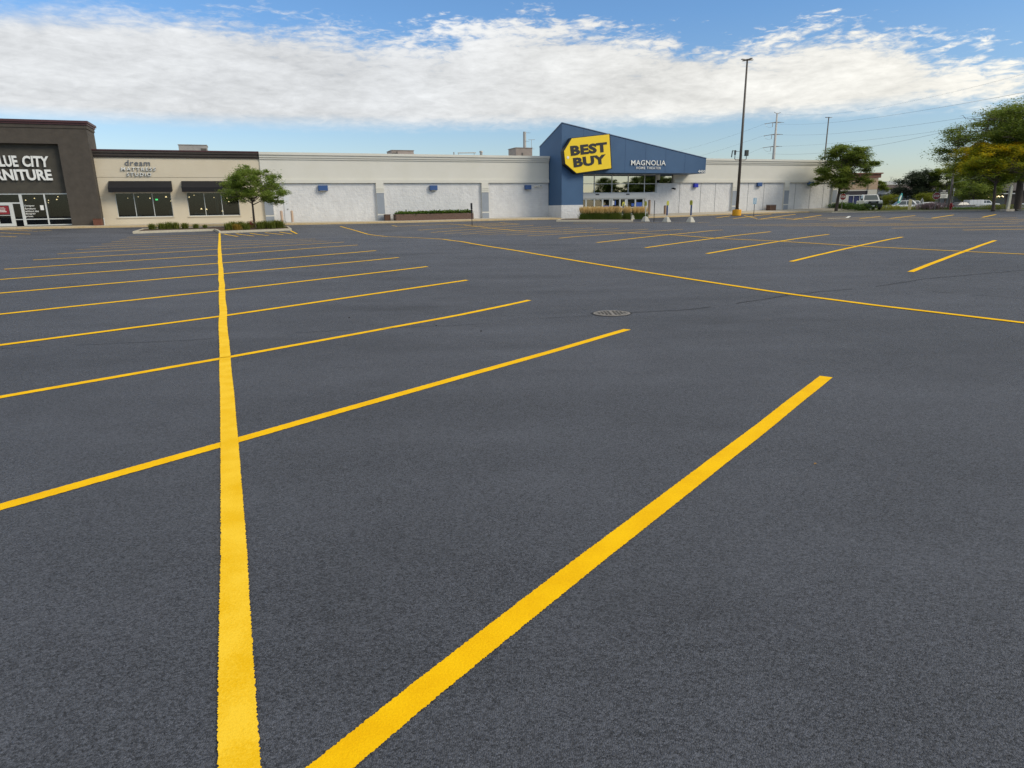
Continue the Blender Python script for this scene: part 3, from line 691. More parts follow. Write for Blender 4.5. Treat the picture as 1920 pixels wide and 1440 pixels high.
w=WB(ob); w.box(sB0+.003,sB1,63.68,64.4,6.522,6.62); w.box(sB1,sB1+1.7,65.2,65.5,6.55,6.68); w.build('coping',MAROON,Bd)
for (a,b) in ((a1,b1_),(a2,b2_)):
    win=bars(ob,Bd,[(a,b,ztp-.07,ztp),(a,b,zb,zb+.06),(a,a+.05,zb+.06,ztp-.07),(b-.05,b,zb+.06,ztp-.07)]+[(a+(b-a)*t-.025,a+(b-a)*t+.025,zb+.06,ztp-.07) for t in ((.33,.66) if a<-6 else (.33,.66))],64.12,64.2)
    w=WB(ob); w.box(a,b,64.155,64.165,zb,ztp); w.build('window_pane',GLASS,win)
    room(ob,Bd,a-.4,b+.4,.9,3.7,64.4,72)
    w=WB(ob); w.box(a-.08,b+.08,63.93,64,zb-.07,zb-.002); w.build('window_sill',BEIGE,Bd)
    # awning: sloped fabric with valance
    aw=WB(ob); x0_,x1_=(-9.78,-5.2) if a<-6 else (-4.45,0.15)
    aw.prism([(63.98,4.2),(63.98,3.42),(63.1,3.42),(63.1,3.66)],x0_,x1_,'x'); aw.box(x0_,x1_,63.08,63.1,3.30,3.66); aw.build('awning',AWN,Bd)
    w=WB(ob); k=a+(b-a)*(.28 if a<-6 else .54); w.box(k-.08,k+.14,66,66.25,.9,3.7); w.build('interior_column',COLB,Bd)
pendants(ob,Bd,[(-7.2,66,2.85,.06),(-6.0,66.5,2.95,.08),(-5.6,66,2.6,.07),(-5.5,66.4,2.4,.06),(-8.2,67,3.0,.04),(-4.1,65.2,2.9,.06),(-3.3,66,1.9,.08),(-2.9,66,1.86,.08),(-3.8,67,3.1,.04),(-1.6,66,1.7,.08),(-1.0,65.6,2.5,.06),(-1.1,66,2.8,.05),(-9.0,67,2.9,.03),(-2.2,67,2.9,.04)])
WBED=pm('mattress_white',(.6,.65,.68),None,1,.8)
w=WB(ob); w.box(-3.9,-2.8,65.5,67,1.2,1.62); w.box(-5.9,-5.3,66,67,1.3,1.9); w.box(-8.9,-8.2,66,67.5,1.1,1.5); w.build_each('display_bed',WBED,Bd)
EXITG=pm('exit_green',(.05,.9,.2),None,1,.5,emit=(.1,1,.3),estr=2)
w=WB(ob); w.box(-6.9,-6.7,66.9,66.95,2.72,2.84); w.build('exit_light',EXITG,Bd)
pts=[]
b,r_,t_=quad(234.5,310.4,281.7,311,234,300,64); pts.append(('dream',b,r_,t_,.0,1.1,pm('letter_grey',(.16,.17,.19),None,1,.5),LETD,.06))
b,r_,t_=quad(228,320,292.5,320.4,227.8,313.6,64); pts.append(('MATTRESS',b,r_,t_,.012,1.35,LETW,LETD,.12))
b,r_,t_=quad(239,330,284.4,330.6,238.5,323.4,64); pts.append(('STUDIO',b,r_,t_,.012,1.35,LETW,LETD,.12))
sign('store_sign','grey and white letters reading dream MATTRESS STUDIO on beige wall above left awning',pts,63.98,(-7.5,63.9,4.5))

# ================================================================ building C: white electronics store with blue entrance
oc=(30,64,0); O=wall(30,64); C=thing('store_building','long white block electronics store with blue angular entrance tower','store building',(O.x,O.y,0),TH)
sC0,sC1=1.86,68.6
e0,e1,e2,e3=33.1,42.25,42.55,44.3      # entrance glazing
zw1,zw0=4.88,2.98
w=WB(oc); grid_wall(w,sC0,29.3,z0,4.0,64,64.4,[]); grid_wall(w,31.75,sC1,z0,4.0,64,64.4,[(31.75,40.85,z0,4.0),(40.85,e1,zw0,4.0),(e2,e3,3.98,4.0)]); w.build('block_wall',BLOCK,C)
w=WB(oc); w.box(sC0,29.3,63.9,64.4,4.33,6.0); grid_wall(w,31.75,sC1,4.33,6.0,63.9,64.4,[(31.75,e1,4.33,zw1),(e2,e3,4.33,zw1)]); w.build('parapet_wall',CREAM,C)
w=WB(oc)
for (a,b) in ((sC0,29.3),(46.3,sC1+.15)):
    for za,zb_,pd in [(6.0,6.15,.08),(6.152,6.36,.16),(6.362,6.58,.26)]: w.box(a,b,63.9-pd,64.5,za,zb_)
w.build_each('cornice',CREAM,C)
w=WB(oc); w.box(sC0,29.3,63.8,64.3,4.02,4.33); w.box(44.32,sC1,63.8,64.3,4.02,4.33); w.build_each('band_course',CREAM,C)
w=WB(oc); w.box(sC0,sC1,64.42,110,3.8,6.35); w.box(sC1-.4,sC1,64.42,110,z0,3.8); w.build('roof_block',CREAM,C)
def pilaster(s,wd=.7,low=True):
    b=basez(s); p_=WB(oc); p_.box(s,s+wd,63.78,64.0,b-.3,4.02-.002)
    P=p_.build('pilaster',CREAM,C)
    q=WB(oc); q.box(s+.0,s+wd,63.765,63.78,b+.62,3.12); q.box(s,s+wd,63.765,63.78,b-.3,b+.5); q.build_each('pilaster_panel',GREYP,P)
    q=WB(oc)
    for zz in (3.14,3.32,3.5): q.box(s-.03,s+wd+.03,63.74,63.778,zz,zz+.08)
    q.build_each('pilaster_capital',CREAM,P)
for s_ in (1.9,11.73,22.03,52.27,59.79,67.3): pilaster(s_)
# vertical control joints
JT=pm('joint_grey',(.30,.30,.30),None,1,.9)
for s_ in (45.2,48.0,50.0,54.6,56.9,61.6,63.9,66.0): 
    w=WB(oc); w.box(s_,s_+.05,63.985,63.999,basez(s_)-.1,4.0); w.build('control_joint',JT,C)
# white service door on the left
w=WB(oc); s0_,s1_=WP(534,400,64)[0],WP(544,400,64)[0]; w.box(s0_,s1_,63.95,63.998,basez(3),2.85); dd=w.build('service_door',pm('door_white',(.66,.67,.68),None,1,.5),C)
w=WB(oc); w.box(s1_-.2,s1_-.12,63.9,63.948,1.75,1.85); w.build('door_handle',STEEL,dd)
# windows over the entrance: mirror-like panes

ms=[WP(x,350,64.1)[0] for x in (1114.5,1147.5,1178,1208.5)]
fr_=bars(oc,C,[(31.75,e1,zw0,zw0+.07),(31.75,e1,4.83,zw1),(e1-.1,e1,zw0+.07,4.83)]+[(m-.04,m+.04,zw0+.07,4.83) for m in ms],64.1,64.22)
cuts=[31.75]+ms+[e1-.1]
bars(oc,C,[(a+.04,b-.04,3.90,3.96) for a,b in zip(cuts,cuts[1:])],64.101,64.2,'window_transom')
for k,(a,b) in enumerate(zip(cuts,cuts[1:])):
    w=WB(oc); w.box(a+.03,b-.03,64.15+.002*k,64.16+.002*k,zw0+.05,4.86); w.build('window_pane',GLASSB,fr_)
w=WB(oc); w.box(e2,e3,64.1,64.14,3.98,4.86); w.build('window_pane',GLASSB,C)
w=WB(oc); w.box(31.7,44.4,64.3,64.38,2.3,4.9); w.build('window_backing',ROOM,C)
# door header and sliding doors
WHITEP=pm('white_panel',(.60,.61,.60),None,1,.5)
w=WB(oc); w.box(31.75,40.85,63.7,64.1,2.45,2.975); w.build('door_header',WHITEP,C)
w=WB(oc)
for x in (1120,1177): 
    s_=WP(x,366,63.7)[0]; w.box(s_-.2,s_+.2,63.66,63.698,2.78,2.9)
w.build_each('door_sensor',BLACKM,C)
bz=.72
dm=[WP(x,385,63.9)[0] for x in (1098.5,1114,1129.5,1143.5,1147,1162,1175,1191,1206)]
frd=[(a-.05,a+.05,bz,2.45) for a in dm]+[(31.75,40.85,2.33,2.449)]
df=bars(oc,C,frd,63.86,63.98,'door_frame')
dcu=[31.8]+dm+[40.85]
for k,(a,b) in enumerate(zip(dcu,dcu[1:])):
    if b-a<.5: continue
    dr_=bars(oc,C,[(a+.05,a+.09,bz,2.33),(b-.09,b-.05,bz,2.33),(a+.09,b-.09,1.42,1.5),(a+.09,b-.09,bz,bz+.12)],63.88,63.95,'sliding_door')
    w=WB(oc); w.box(a+.06,b-.06,63.91,63.92,bz,2.33); w.build('door_pane',GLASSD,dr_)
BLUEP=pm('blue_poster',(.03,.10,.42),None,1,.5)
w=WB(oc)
for a,b,za,zb_ in [(WP(1104,370,63.9)[0],WP(1112,370,63.9)[0],1.5,1.6),(WP(1118,370,63.9)[0],WP(1128,370,63.9)[0],1.5,1.6),(WP(1149,370,63.9)[0],WP(1152,370,63.9)[0],1.75,2.2),(WP(1172,370,63.9)[0],WP(1174.5,370,63.9)[0],1.7,2.3),(WP(1163,370,63.9)[0],WP(1170,370,63.9)[0],1.5,1.6)]: w.box(a,b,63.9,63.906,za,zb_)
w.build_each('door_notice',LETW,C)
w=WB(oc)
for x0_,x1_,za,zb_ in [(1131,1142,1.52,1.7),(1152.5,1154.5,1.7,2.2),(1193,1204,1.5,2.0),(1148,1160,1.5,1.62),(1184,1189,1.6,1.9)]: w.box(WP(x0_,380,63.9)[0],WP(x1_,380,63.9)[0],63.893,63.899,za,zb_)
w.build_each('door_poster',BLUEP,C)
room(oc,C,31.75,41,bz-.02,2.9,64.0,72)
w=WB(oc); 
for k in range(6): w.box(36.6+k*.7,37.2+k*.7,66+(k%3)*.7,66.3+(k%3)*.7,bz,1.6+.12*(k%2))
w.build_each('display_shelf',pm('shelf_grey_blue',(.20,.26,.34),None,1,.7),C)
LST=pm('ceiling_light_strip',(1,1,1),None,1,.5,emit=(.9,.95,1),estr=5)
for k in range(4): 
    w=WB(oc); w.box(36.6+k*1.05,37.1+k*1.05,66,70.5,2.82,2.86); w.build('ceiling_light',LST,C)
# blue entrance tower: solid shell with sloping roof line
apex=9.39; sA=29.35; sE=46.25; bk=66.3
zr=lambda s,d: apex-(s-sA)*(apex-6.37)/(sE-sA)-(d-61)*(apex-7.65)/(bk-61)
def slab(mb,s0,s1,zb_,d0,d1):
    v=[(s0,d0,zb_),(s1,d0,zb_),(s1,d1,zb_),(s0,d1,zb_),(s0,d0,zr(s0,d0)),(s1,d0,zr(s1,d0)),(s1,d1,zr(s1,d1)),(s0,d1,zr(s0,d1))]
    mb.add(v,[(0,3,2,1),(4,5,6,7),(0,1,5,4),(1,2,6,5),(2,3,7,6),(3,0,4,7)])
w=WB(oc); slab(w,31.7,sE,4.87,61,63.88); w.build('entrance_canopy',BLUE,C)
w=WB(oc); slab(w,sA,31.699,1.80,61,64.6); slab(w,sA,31.699,6.6,64.601,bk); w.build_each('entrance_tower',BLUE,C)
w=WB(oc); slab(w,31.7,sE,6.05,63.881,bk); w.build('canopy_back',BLUE,C)
EDG=pm('metal_coping',(.10,.15,.24),None,1,.4,metal=.3)
w=WB(oc)
for (p,q) in (((sA,61),(sE,61)),((sA,61),(sA,bk))):
    a=Vector((p[0],p[1],zr(*p)+.02));b=Vector((q[0],q[1],zr(*q)+.02)); w.tube([a,b],.06,6)
w.build('roof_coping',EDG,C)
w=WB(oc)
for s_ in (31.7,34.0,36.4,38.8,41.2,43.6): w.box(s_-.012,s_+.012,60.992,61,4.9 if s_>31.8 else 1.9,zr(s_,61)-.05)
w.build_each('panel_joint',pm('joint_blue',(.03,.07,.16),None,1,.7),C)
w=WB(oc); w.box(sA-.04,31.72,60.96,64.6,z0,1.799); w.build('stone_base',BLOCK,C)
# tag-shaped yellow sign
fx=[(1056.8,283.5),(1071.5,259.3),(1142.9,251.4),(1146.6,316),(1080.6,325.3),(1059.4,307.5)]
D1=60.4
P=[WP(x,y,D1) for x,y in fx]; osn=(33,60.4,6.5); p_=wall(33,60.4)
Sg=thing('store_sign','huge yellow tag-shaped sign with black words BEST BUY on blue entrance tower','sign',(p_.x,p_.y,6.5),TH)
cx_=sum(q[0] for q in P)/6; cz_=sum(q[1] for q in P)/6
def inset(P,k): return [(cx_+(a-cx_)*k,cz_+(b-cz_)*k) for a,b in P]
w=WB(osn); w.prism(inset(P,1.03),D1+.02,60.99,'y'); w.build('sign_box',SIGNB,Sg,bevel=.03)
w=WB(osn); w.prism(inset(P,.985),D1-.03,D1+.018,'y'); w.build('sign_face',SIGNY,Sg,bevel=.02)
def lerp(a,b,t): return (a[0]+(b[0]-a[0])*t,a[1]+(b[1]-a[1])*t)
q3=lambda *a:(WP(a[0],a[1],D1-.04),WP(a[2],a[3],D1-.04),WP(a[4],a[5],D1-.04))
for t_x,pp in (('BEST',(1070.6,292.6,1138.9,284.6,1069.0,273.6)),('BUY',(1076.2,314.2,1137.3,306.8,1074.2,296.2))):
    b,r_,tl=q3(*pp)
    w=WB(osn); w.o=(0,0,0); text_on(w,t_x,b,r_,tl,D1-.032,.03,.052,1.08,org=osn); w.build('lettering',SIGNB,Sg)
hp=WP(1065,295.3,D1-.04); w=WB(osn); w.tube([(hp[0],D1-.035,hp[1]),(hp[0],D1-.05,hp[1])],.13,16); w.build('tag_hole',LETW,Sg)
pts=[]
b,r_,t_=quad(1182.3,309.9,1247,310.4,1182.6,300.2,61); pts.append(('MAGNOLIA',b,r_,t_,.008,1.05,LETW,LETG,.08))
b,r_,t_=quad(1192.2,317.2,1238.6,317.5,1192.2,312.4,61); pts.append(('HOME THEATER',b,r_,t_,.008,1.2,LETW,LETG,.04))
sign('store_sign','small white letters reading MAGNOLIA HOME THEATER on blue canopy',pts,60.99,(38,60.9,5))
b,r_,t_=quad(1308.6,323.9,1321.9,324.1,1308.6,318.6,61)
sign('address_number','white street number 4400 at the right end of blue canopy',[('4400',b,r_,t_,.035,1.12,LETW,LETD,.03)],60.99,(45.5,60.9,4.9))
# lights on the block walls
wl=[((606,353),1.25,.62,'farthest left of the blue wall lights, beside the island tree'),((813.5,352.5),1.1,.6,'above the brick planter'),((991,351.5),1.0,.58,'just left of the blue entrance tower'),((1306,348),.78,.55,'bright royal blue, just right of the entrance canopy'),((1425.5,346),.95,.60,'above the right brown trash bin'),((1521.5,344.5),1.15,.62,'at the right end of the white wall')]
lab=['slate blue wall light box nearest the island tree on white wall','slate blue wall light box above the brick planter on white wall','slate blue wall light box just left of the blue entrance tower','bright royal blue wall light box under the number 4400','slate blue wall light box right of the tall lamp post','slate blue wall light box nearest the right end of white wall']
for k,((x,y),wd,ht,_) in enumerate(wl):
    wd*=.66; ht*=.8
    s_,z_=WP(x,y,63.7); p_=wall(s_,64)
    L=thing('wall_light',lab[k],'wall light',(p_.x,p_.y,z_),TH,'blue box lights on the white wall')
    w=MB(); w.prism([(-.002,-ht*.42),(-.002,ht*.5),(-.30,ht*.5),(-.30,-ht*.42)],-wd/2,wd/2,'x'); w.build('housing',BLUEB if k==3 else BLUEL,L,bevel=.02)
    w=MB(); w.box(-wd*.32,wd*.32,-.36,-.08,-ht*.47,-ht*.425); w.build('lens',pm('lens_%d'%k,(.45,.42,.32),None,1,.3),L)
for (x,y,lb) in ((1005,349,'small beige utility box'),(1013.5,349,'small beige utility box')): pass
s_,z_=WP(1013.5,349,63.9); p_=wall(s_,64); L=thing('utility_box','small pale square box on white wall beside the blue tower','utility box',(p_.x,p_.y,z_),TH); w=MB(); w.box(-.16,.16,-.15,-.002,-.14,.14); w.build('box_body',CREAM,L,bevel=.015); w=MB(); w.box(-.1,.1,-.165,-.152,-.02,.08); w.build('box_cover',GREYP,L)
s_,z_=WP(1005,348.5,63.9); p_=wall(s_,64); L=thing('floodlight','small twin head floodlight on white wall left of the blue tower','floodlight',(p_.x,p_.y,z_),TH); w=MB(); w.box(-.06,.06,-.1,-.002,-.06,.06); w.build('base_plate',CREAM,L); w=MB(); w.tube([(-.05,-.1,0),(-.16,-.22,-.08)],[.05,.09],8); w.tube([(.05,-.1,0),(.16,-.22,-.08)],[.05,.09],8); w.build_each('lamp_head',CREAM,L)
s_,z_=WP(1261,353,63.9); p_=wall(s_,64); L=thing('security_camera','small dark security camera on white wall right of the entrance windows','camera',(p_.x,p_.y,z_),TH); w=MB(); w.box(-.05,.05,-.12,-.002,-.05,.05); w.build('bracket',BLACKM,L); w=MB(); w.tube([(0,-.12,0),(.22,-.35,-.1)],[.08,.10],8); w.build('camera_body',BLACKM,L)
# ================================================================ things along the walls
def wbox_thing(name,label,cat,s0,s1,d0,d1,z0,z1): return wthing(name,label,cat,(s0+s1)/2,(d0+d1)/2,z0),(s1-s0)/2,(d1-d0)/2,z1-z0
# brick planter with hedge
s0_,_=WP(743,407,62.3); s1_,_=WP(888,407,62.3); zb=.62
T,a,b,h=wbox_thing('planter','long low brown brick planter filled with green creeper against white wall','planter',s0_,s1_,62.3,63.6,zb-.1,1.2)
w=MB(); w.box(-a,a,-b,-b+.2,0,h); w.box(-a,a,b-.2,b,0,h); w.box(-a,-a+.2,-b+.2,b-.2,0,h); w.box(a-.2,a,-b+.2,b-.2,0,h); w.build('planter_wall',BRICKP,T)
w=MB(); w.box(-a+.2,a-.2,-b+.2,b-.2,0,h-.08); w.build('soil',MULCH,T)
def leaves(mb,rnd,cx,cy,cz,r,n,size,flat=.6,asp=2.2,droop=.3):
    for _ in range(n):
        x=rnd.gauss(0,r);y=rnd.gauss(0,r);z=rnd.gauss(0,r*flat)
        a=rnd.uniform(0,6.283); sz=size*rnd.uniform(.6,1.3); 
        u=Vector((math.cos(a),math.sin(a),rnd.uniform(-droop,droop*.4)))*sz*asp*.5
        t=rnd.uniform(-1.1,1.1); v_=Vector((-math.sin(a)*math.cos(t),math.cos(a)*math.cos(t),math.sin(t)))*sz*.5
        p=Vector((cx+x,cy+y,cz+z)); mb.add([p-u*.9,p+v_-u*.1,p+u,p-v_-u*.1],[(0,1,2,3)])
rnd=random.Random(5); w=MB()
for _ in range(260):
    x=rnd.uniform(-a+.2,a-.1); hh=(.05+.16*min(1,(x+a)/(a*1.1)))*rnd.uniform(.4,1.2); leaves(w,rnd,x,rnd.uniform(-b+.15,b-.2),h+hh*.5+.04,.14,22,.09,.55)
tag(w.build('hedge',LEAFS,T))
def bin_(label,x0,x1,d,y1,hh=1.15,dep=.6):
    s0_=WP(x0,y1,d)[0]; s1_=WP(x1,y1,d)[0]; zb_=basez(s0_)-.06
    T=wthing('trash_bin',label,'trash bin',(s0_+s1_)/2,d,zb_); a=(s1_-s0_)/2
    w=MB(); w.box(-a,a,-dep/2,dep/2,0,hh*.86); w.build('bin_body',BROWNB,T,bevel=.02)
    w=MB(); w.box(-a-.02,a+.02,-dep/2-.02,dep/2+.02,hh*.87,hh); w.build('lid',BROWNB,T,bevel=.03)
    return T
bin_('dark brown trash bin beside the grey pilaster left of the brick planter',721.5,731.5,63.2,413,.62)
bin_('dark brown trash bin against white wall right of the tall lamp post',1439.5,1451.5,63.2,393,.66)
s0_=WP(176,421,62.5)[0]
T=wthing('trash_bin','reddish brown slatted trash bin at the corner of the dark and beige stores','trash bin',s0_+.33,62.5,.72)
w=MB(); w.box(-.28,.28,-.3,.3,0,.52); 
for k in range(6): w.box(-.29+k*.1,-.23+k*.1,-.315,-.302,.02,.5)
w.build('bin_body',pm('redwood',(.16,.06,.035),None,1,.7),T); w=MB(); w.box(-.3,.3,-.33,.33,.522,.58); w.build('lid',BROWNB,T)
w=MB(); w.tube([(.42,0,0),(.42,0,.62)],.035,8); w.build('post',ALU,T)
for lb,x in (('tan steel safety bollard left of the white service door',528.7),('tan steel safety bollard right of the white service door',548.2)):
    s_=WP(x,410,63)[0]; T=wthing('bollard',lb,'bollard',s_,63,basez(s_)-.05,'tan bollards at the service door')
    w=MB(); w.tube([(0,0,0),(0,0,.98),(0,0,1.05)],[.11,.11,.06],14); w.build('bollard_post',pm('tan_paint_%d'%int(x),(.50,.36,.26),None,1,.6),T,smooth=False)
    w=MB(); w.cyl(0,0,0,.06,.15,.14); w.build('base_collar',CONC,T)
for lb,x in (('tan bollard at the right end of the entrance doors',1217),('short brown bollard right of the entrance doors by white wall',1246.5)):
    s_=WP(x,400,62.6)[0]; T=wthing('bollard',lb,'bollard',s_,62.6,basez(s_)-.1,'bollards by the entrance')
    w=MB(); hh=1.5 if x<1230 else .9; w.tube([(0,0,0),(0,0,hh)],[.13,.13],12); w.build('bollard_post',pm('tan_brown_%d'%int(x),(.30,.20,.13),None,1,.7),T); w=MB(); w.cyl(0,0,hh,hh+.05,.14,.06); w.build('cap',BROWNB,T)
# ================================================================ roof units
HV=pm('hvac_grey',(.24,.24,.24),(.30,.29,.28),1.5,.5); HVD=pm('hvac_dark',(.07,.065,.06),None,1,.7); HVT=pm('hvac_tan',(.22,.18,.16),(.27,.23,.2),2,.6)
def roofunit(label,x0,x1,yt,dw,dep,kind,zb_=6.1):
    s0_,zt_=WP(x0,yt,dw); s1_,_=WP(x1,yt,dw); T=wthing('roof_unit',label,'air conditioner',(s0_+s1_)/2,dw+dep/2,zb_,'rooftop air handling units')
    a=(s1_-s0_)/2; h=zt_-zb_; m={'a':HV,'b':HVT,'c':HVT}[kind]
    w=MB(); w.box(-a,a,-dep/2,dep/2,.0,h-.06); w.build('housing',m,T,bevel=.02)
    w=MB(); w.box(-a-.05,a+.05,-dep/2-.05,dep/2+.05,h-.055,h); w.build('top_cover',m,T)
    w=MB()
    if kind=='a':
        w.box(a*.55,a*.97,-dep/2-.02,-dep/2-.003,h*.1,h*.8); w.build('vent_louvre',HVD,T)
        w=MB(); w.box(-a*.9,a*.45,-dep/2-.015,-dep/2-.003,h*.5,h*.54); w.box(0,a*.05,-dep/2-.015,-dep/2-.003,h*.2,h*.9); w.build('access_panel',HV,T)
    elif kind=='b':
        w.prism([(-dep/2-.7,h*.55),(-dep/2-.003,h*.95),(-dep/2-.003,h*.3)],-a*.5,a*.95,'x'); w.build('intake_hood',HVT,T)
        w=MB(); w.box(-a*.95,-a*.6,-dep/2-.02,-dep/2-.003,h*.2,h*.8); w.build('vent_louvre',HVD,T)
    else:
        for k in range(5): w.box(-a*.8+k*.33*a,-a*.8+k*.33*a+.1,-dep/2-.02,-dep/2-.003,h*.1,h*.35)
        w.box(-a*.3,-a*.15,-dep/2-.03,-dep/2-.003,h*.5,h*.7); w.build_each('vent_louvre',HVD,T)
        w=MB(); w.box(a*.4,a*.8,-dep/2-.03,-dep/2-.003,h*.2,h*.3); w.build('name_plate',LETW,T)
    return T
roofunit('wide grey rooftop air unit above the beige mattress store',334,387,270.5,71,2.2,'a')
roofunit('tan rooftop air unit with sloped hood above the middle of white wall',734,775.5,281,72,2.4,'b')
roofunit('tall brown rooftop air unit beside the blue entrance tower',967,998,276.3,70,2.2,'c')
for lb,x,yt,r in (('thin dark vent pipe on roof between two air units',851,285,.05),('short grey capped exhaust vent on white store roof',902,283,.14)):
    s_,zt_=WP(x,yt,72); T=wthing('roof_vent',lb,'roof vent',s_,72,6.2); w=MB(); w.cyl(0,0,0,zt_-6.35,r,r,10); w.build('pipe',STEEL,T); w=MB(); w.cyl(0,0,zt_-6.36,zt_-6.2,r*1.5,r*1.2,10); w.build('cap',STEEL,T)
s_,zt_=WP(873,287,74); T=wthing('roof_pipe','low horizontal pipe run on the white store roof','pipe',s_,74,6.2); w=MB(); w.tube([(-.9,0,zt_-6.2),(1.2,0,zt_-6.15)],.05,8); w.build('pipe_run',STEEL,T); w=MB(); 
for x in (-.8,1.0): w.tube([(x,0,0),(x,0,zt_-6.2)],.03,6)
w.build_each('pipe_stand',STEEL,T)

# ================================================================ entrance sign posts and others
def gpt(x,y): return hit(x,y)
PIL=pm('cast_concrete',(.44,.42,.36),(.52,.50,.43),8,.85,.2,60); SLV=pm('blue_sleeve',(.03,.06,.16),None,1,.5); SYG=pm('sign_yellow_green',(.42,.40,.04),None,1,.5)
lbs=['accessible parking sign post in concrete base nearest the tall grass bed','thin sign post in concrete base second from the grass bed','blue sleeved sign post with upright yellow panel, third concrete base from the grass bed','rightmost blue sleeved sign post on concrete base before white wall']
for k,(x,y,yt,wy) in enumerate([(1167.8,412.2,378,.30),(1210,415.6,377,.06),(1250,416.7,376.2,.34),(1294.7,417,375,.08)]):
    p=gpt(x,y); T=thing('sign_post',lbs[k],'sign post',p,R([35,-60,40,-58][k]),'entrance sign posts on concrete bases'); D=p.y
    zt_=at(x,D,yt).z-p.z
    w=MB(); n=4
    v=[]; 
    for r,z in ((.40,0),(.40,.05),(.20,.42),(.12,.46)):
        for a in range(4): v.append((r*1.0*math.cos(R(45+90*a)),r*math.sin(R(45+90*a)),z))
    w.add(v,[(l*4+a,l*4+(a+1)%4,(l+1)*4+(a+1)%4,(l+1)*4+a) for l in range(3) for a in range(4)]+[(12,13,14,15),(3,2,1,0)]); w.build('concrete_base',PIL,T,bevel=.015)
    w=MB(); w.cyl(0,0,.45,zt_*.98,.025,.025,8); w.build('post',ALU,T)
    w=MB(); w.cyl(0,0,.62,1.52 if k!=1 else 1.3,.075 if k!=1 else .045,None,12); w.build('sleeve',SLV if k!=1 else ALU,T)
    w=MB(); w.prism([(-.15,zt_-.42),(.15,zt_-.42),(.17,zt_-.2),(.12,zt_-.02),(-.12,zt_-.02),(-.17,zt_-.2)],-.05,-.03,'y'); w.build('sign_panel',SYG,T)
def thinpost(label,x,y,yt,panels,rz=0,r=.03,name='sign_post',cat='sign post'):
    p=gpt(x,y); T=thing(name,label,cat,p,rz); zt_=at(x,p.y,yt).z-p.z
    w=MB(); w.cyl(0,0,0,zt_,r,None,8); w.build('post',BLACKM,T)
    for (nm,wd,z0_,z1_,m) in panels:
        w=MB(); w.box(-wd/2,wd/2,-.045,-.03,zt_+z0_,zt_+z1_); w.build(nm,m,T)
    return T,zt_
thinpost('thin dark post standing between two concrete sign bases',1226,416.6,376,[('sign_edge',.05,-.5,-.05,BLACKM)])
thinpost('black sign post with two narrow dark panels in front of the brick planter',885.2,424,380.5,[('sign_panel',.16,-.5,-.02,BLACKM),('lower_panel',.16,-.75,-.53,BLACKM)])
T,zt_=thinpost('accessible parking sign on thin black post right of the tall lamp post',1413,405.2,371,[('sign_panel',.36,-.62,-.02,pm('sign_light_blue',(.25,.42,.55),None,1,.5))],rz=TH*.5)
w=MB(); w.tube([(.02,-.05,zt_-.12),(.02,-.056,zt_-.12)],[.045,.045],10)
w.add([(-.02,-.05,zt_-.2),(.03,-.05,zt_-.2),(.06,-.05,zt_-.4),(.01,-.05,zt_-.4)],[(0,3,2,1)])
for a in range(14):
    t0,t1=R(100+a*18),R(118+a*18); w.add([(.09*math.cos(t0)-.01,-.05,.09*math.sin(t0)+zt_-.42),(.09*math.cos(t1)-.01,-.05,.09*math.sin(t1)+zt_-.42),(.115*math.cos(t1)-.01,-.05,.115*math.sin(t1)+zt_-.42),(.115*math.cos(t0)-.01,-.05,.115*math.sin(t0)+zt_-.42)],[(0,1,2,3)])
w.build('wheelchair_symbol',LETW,T)

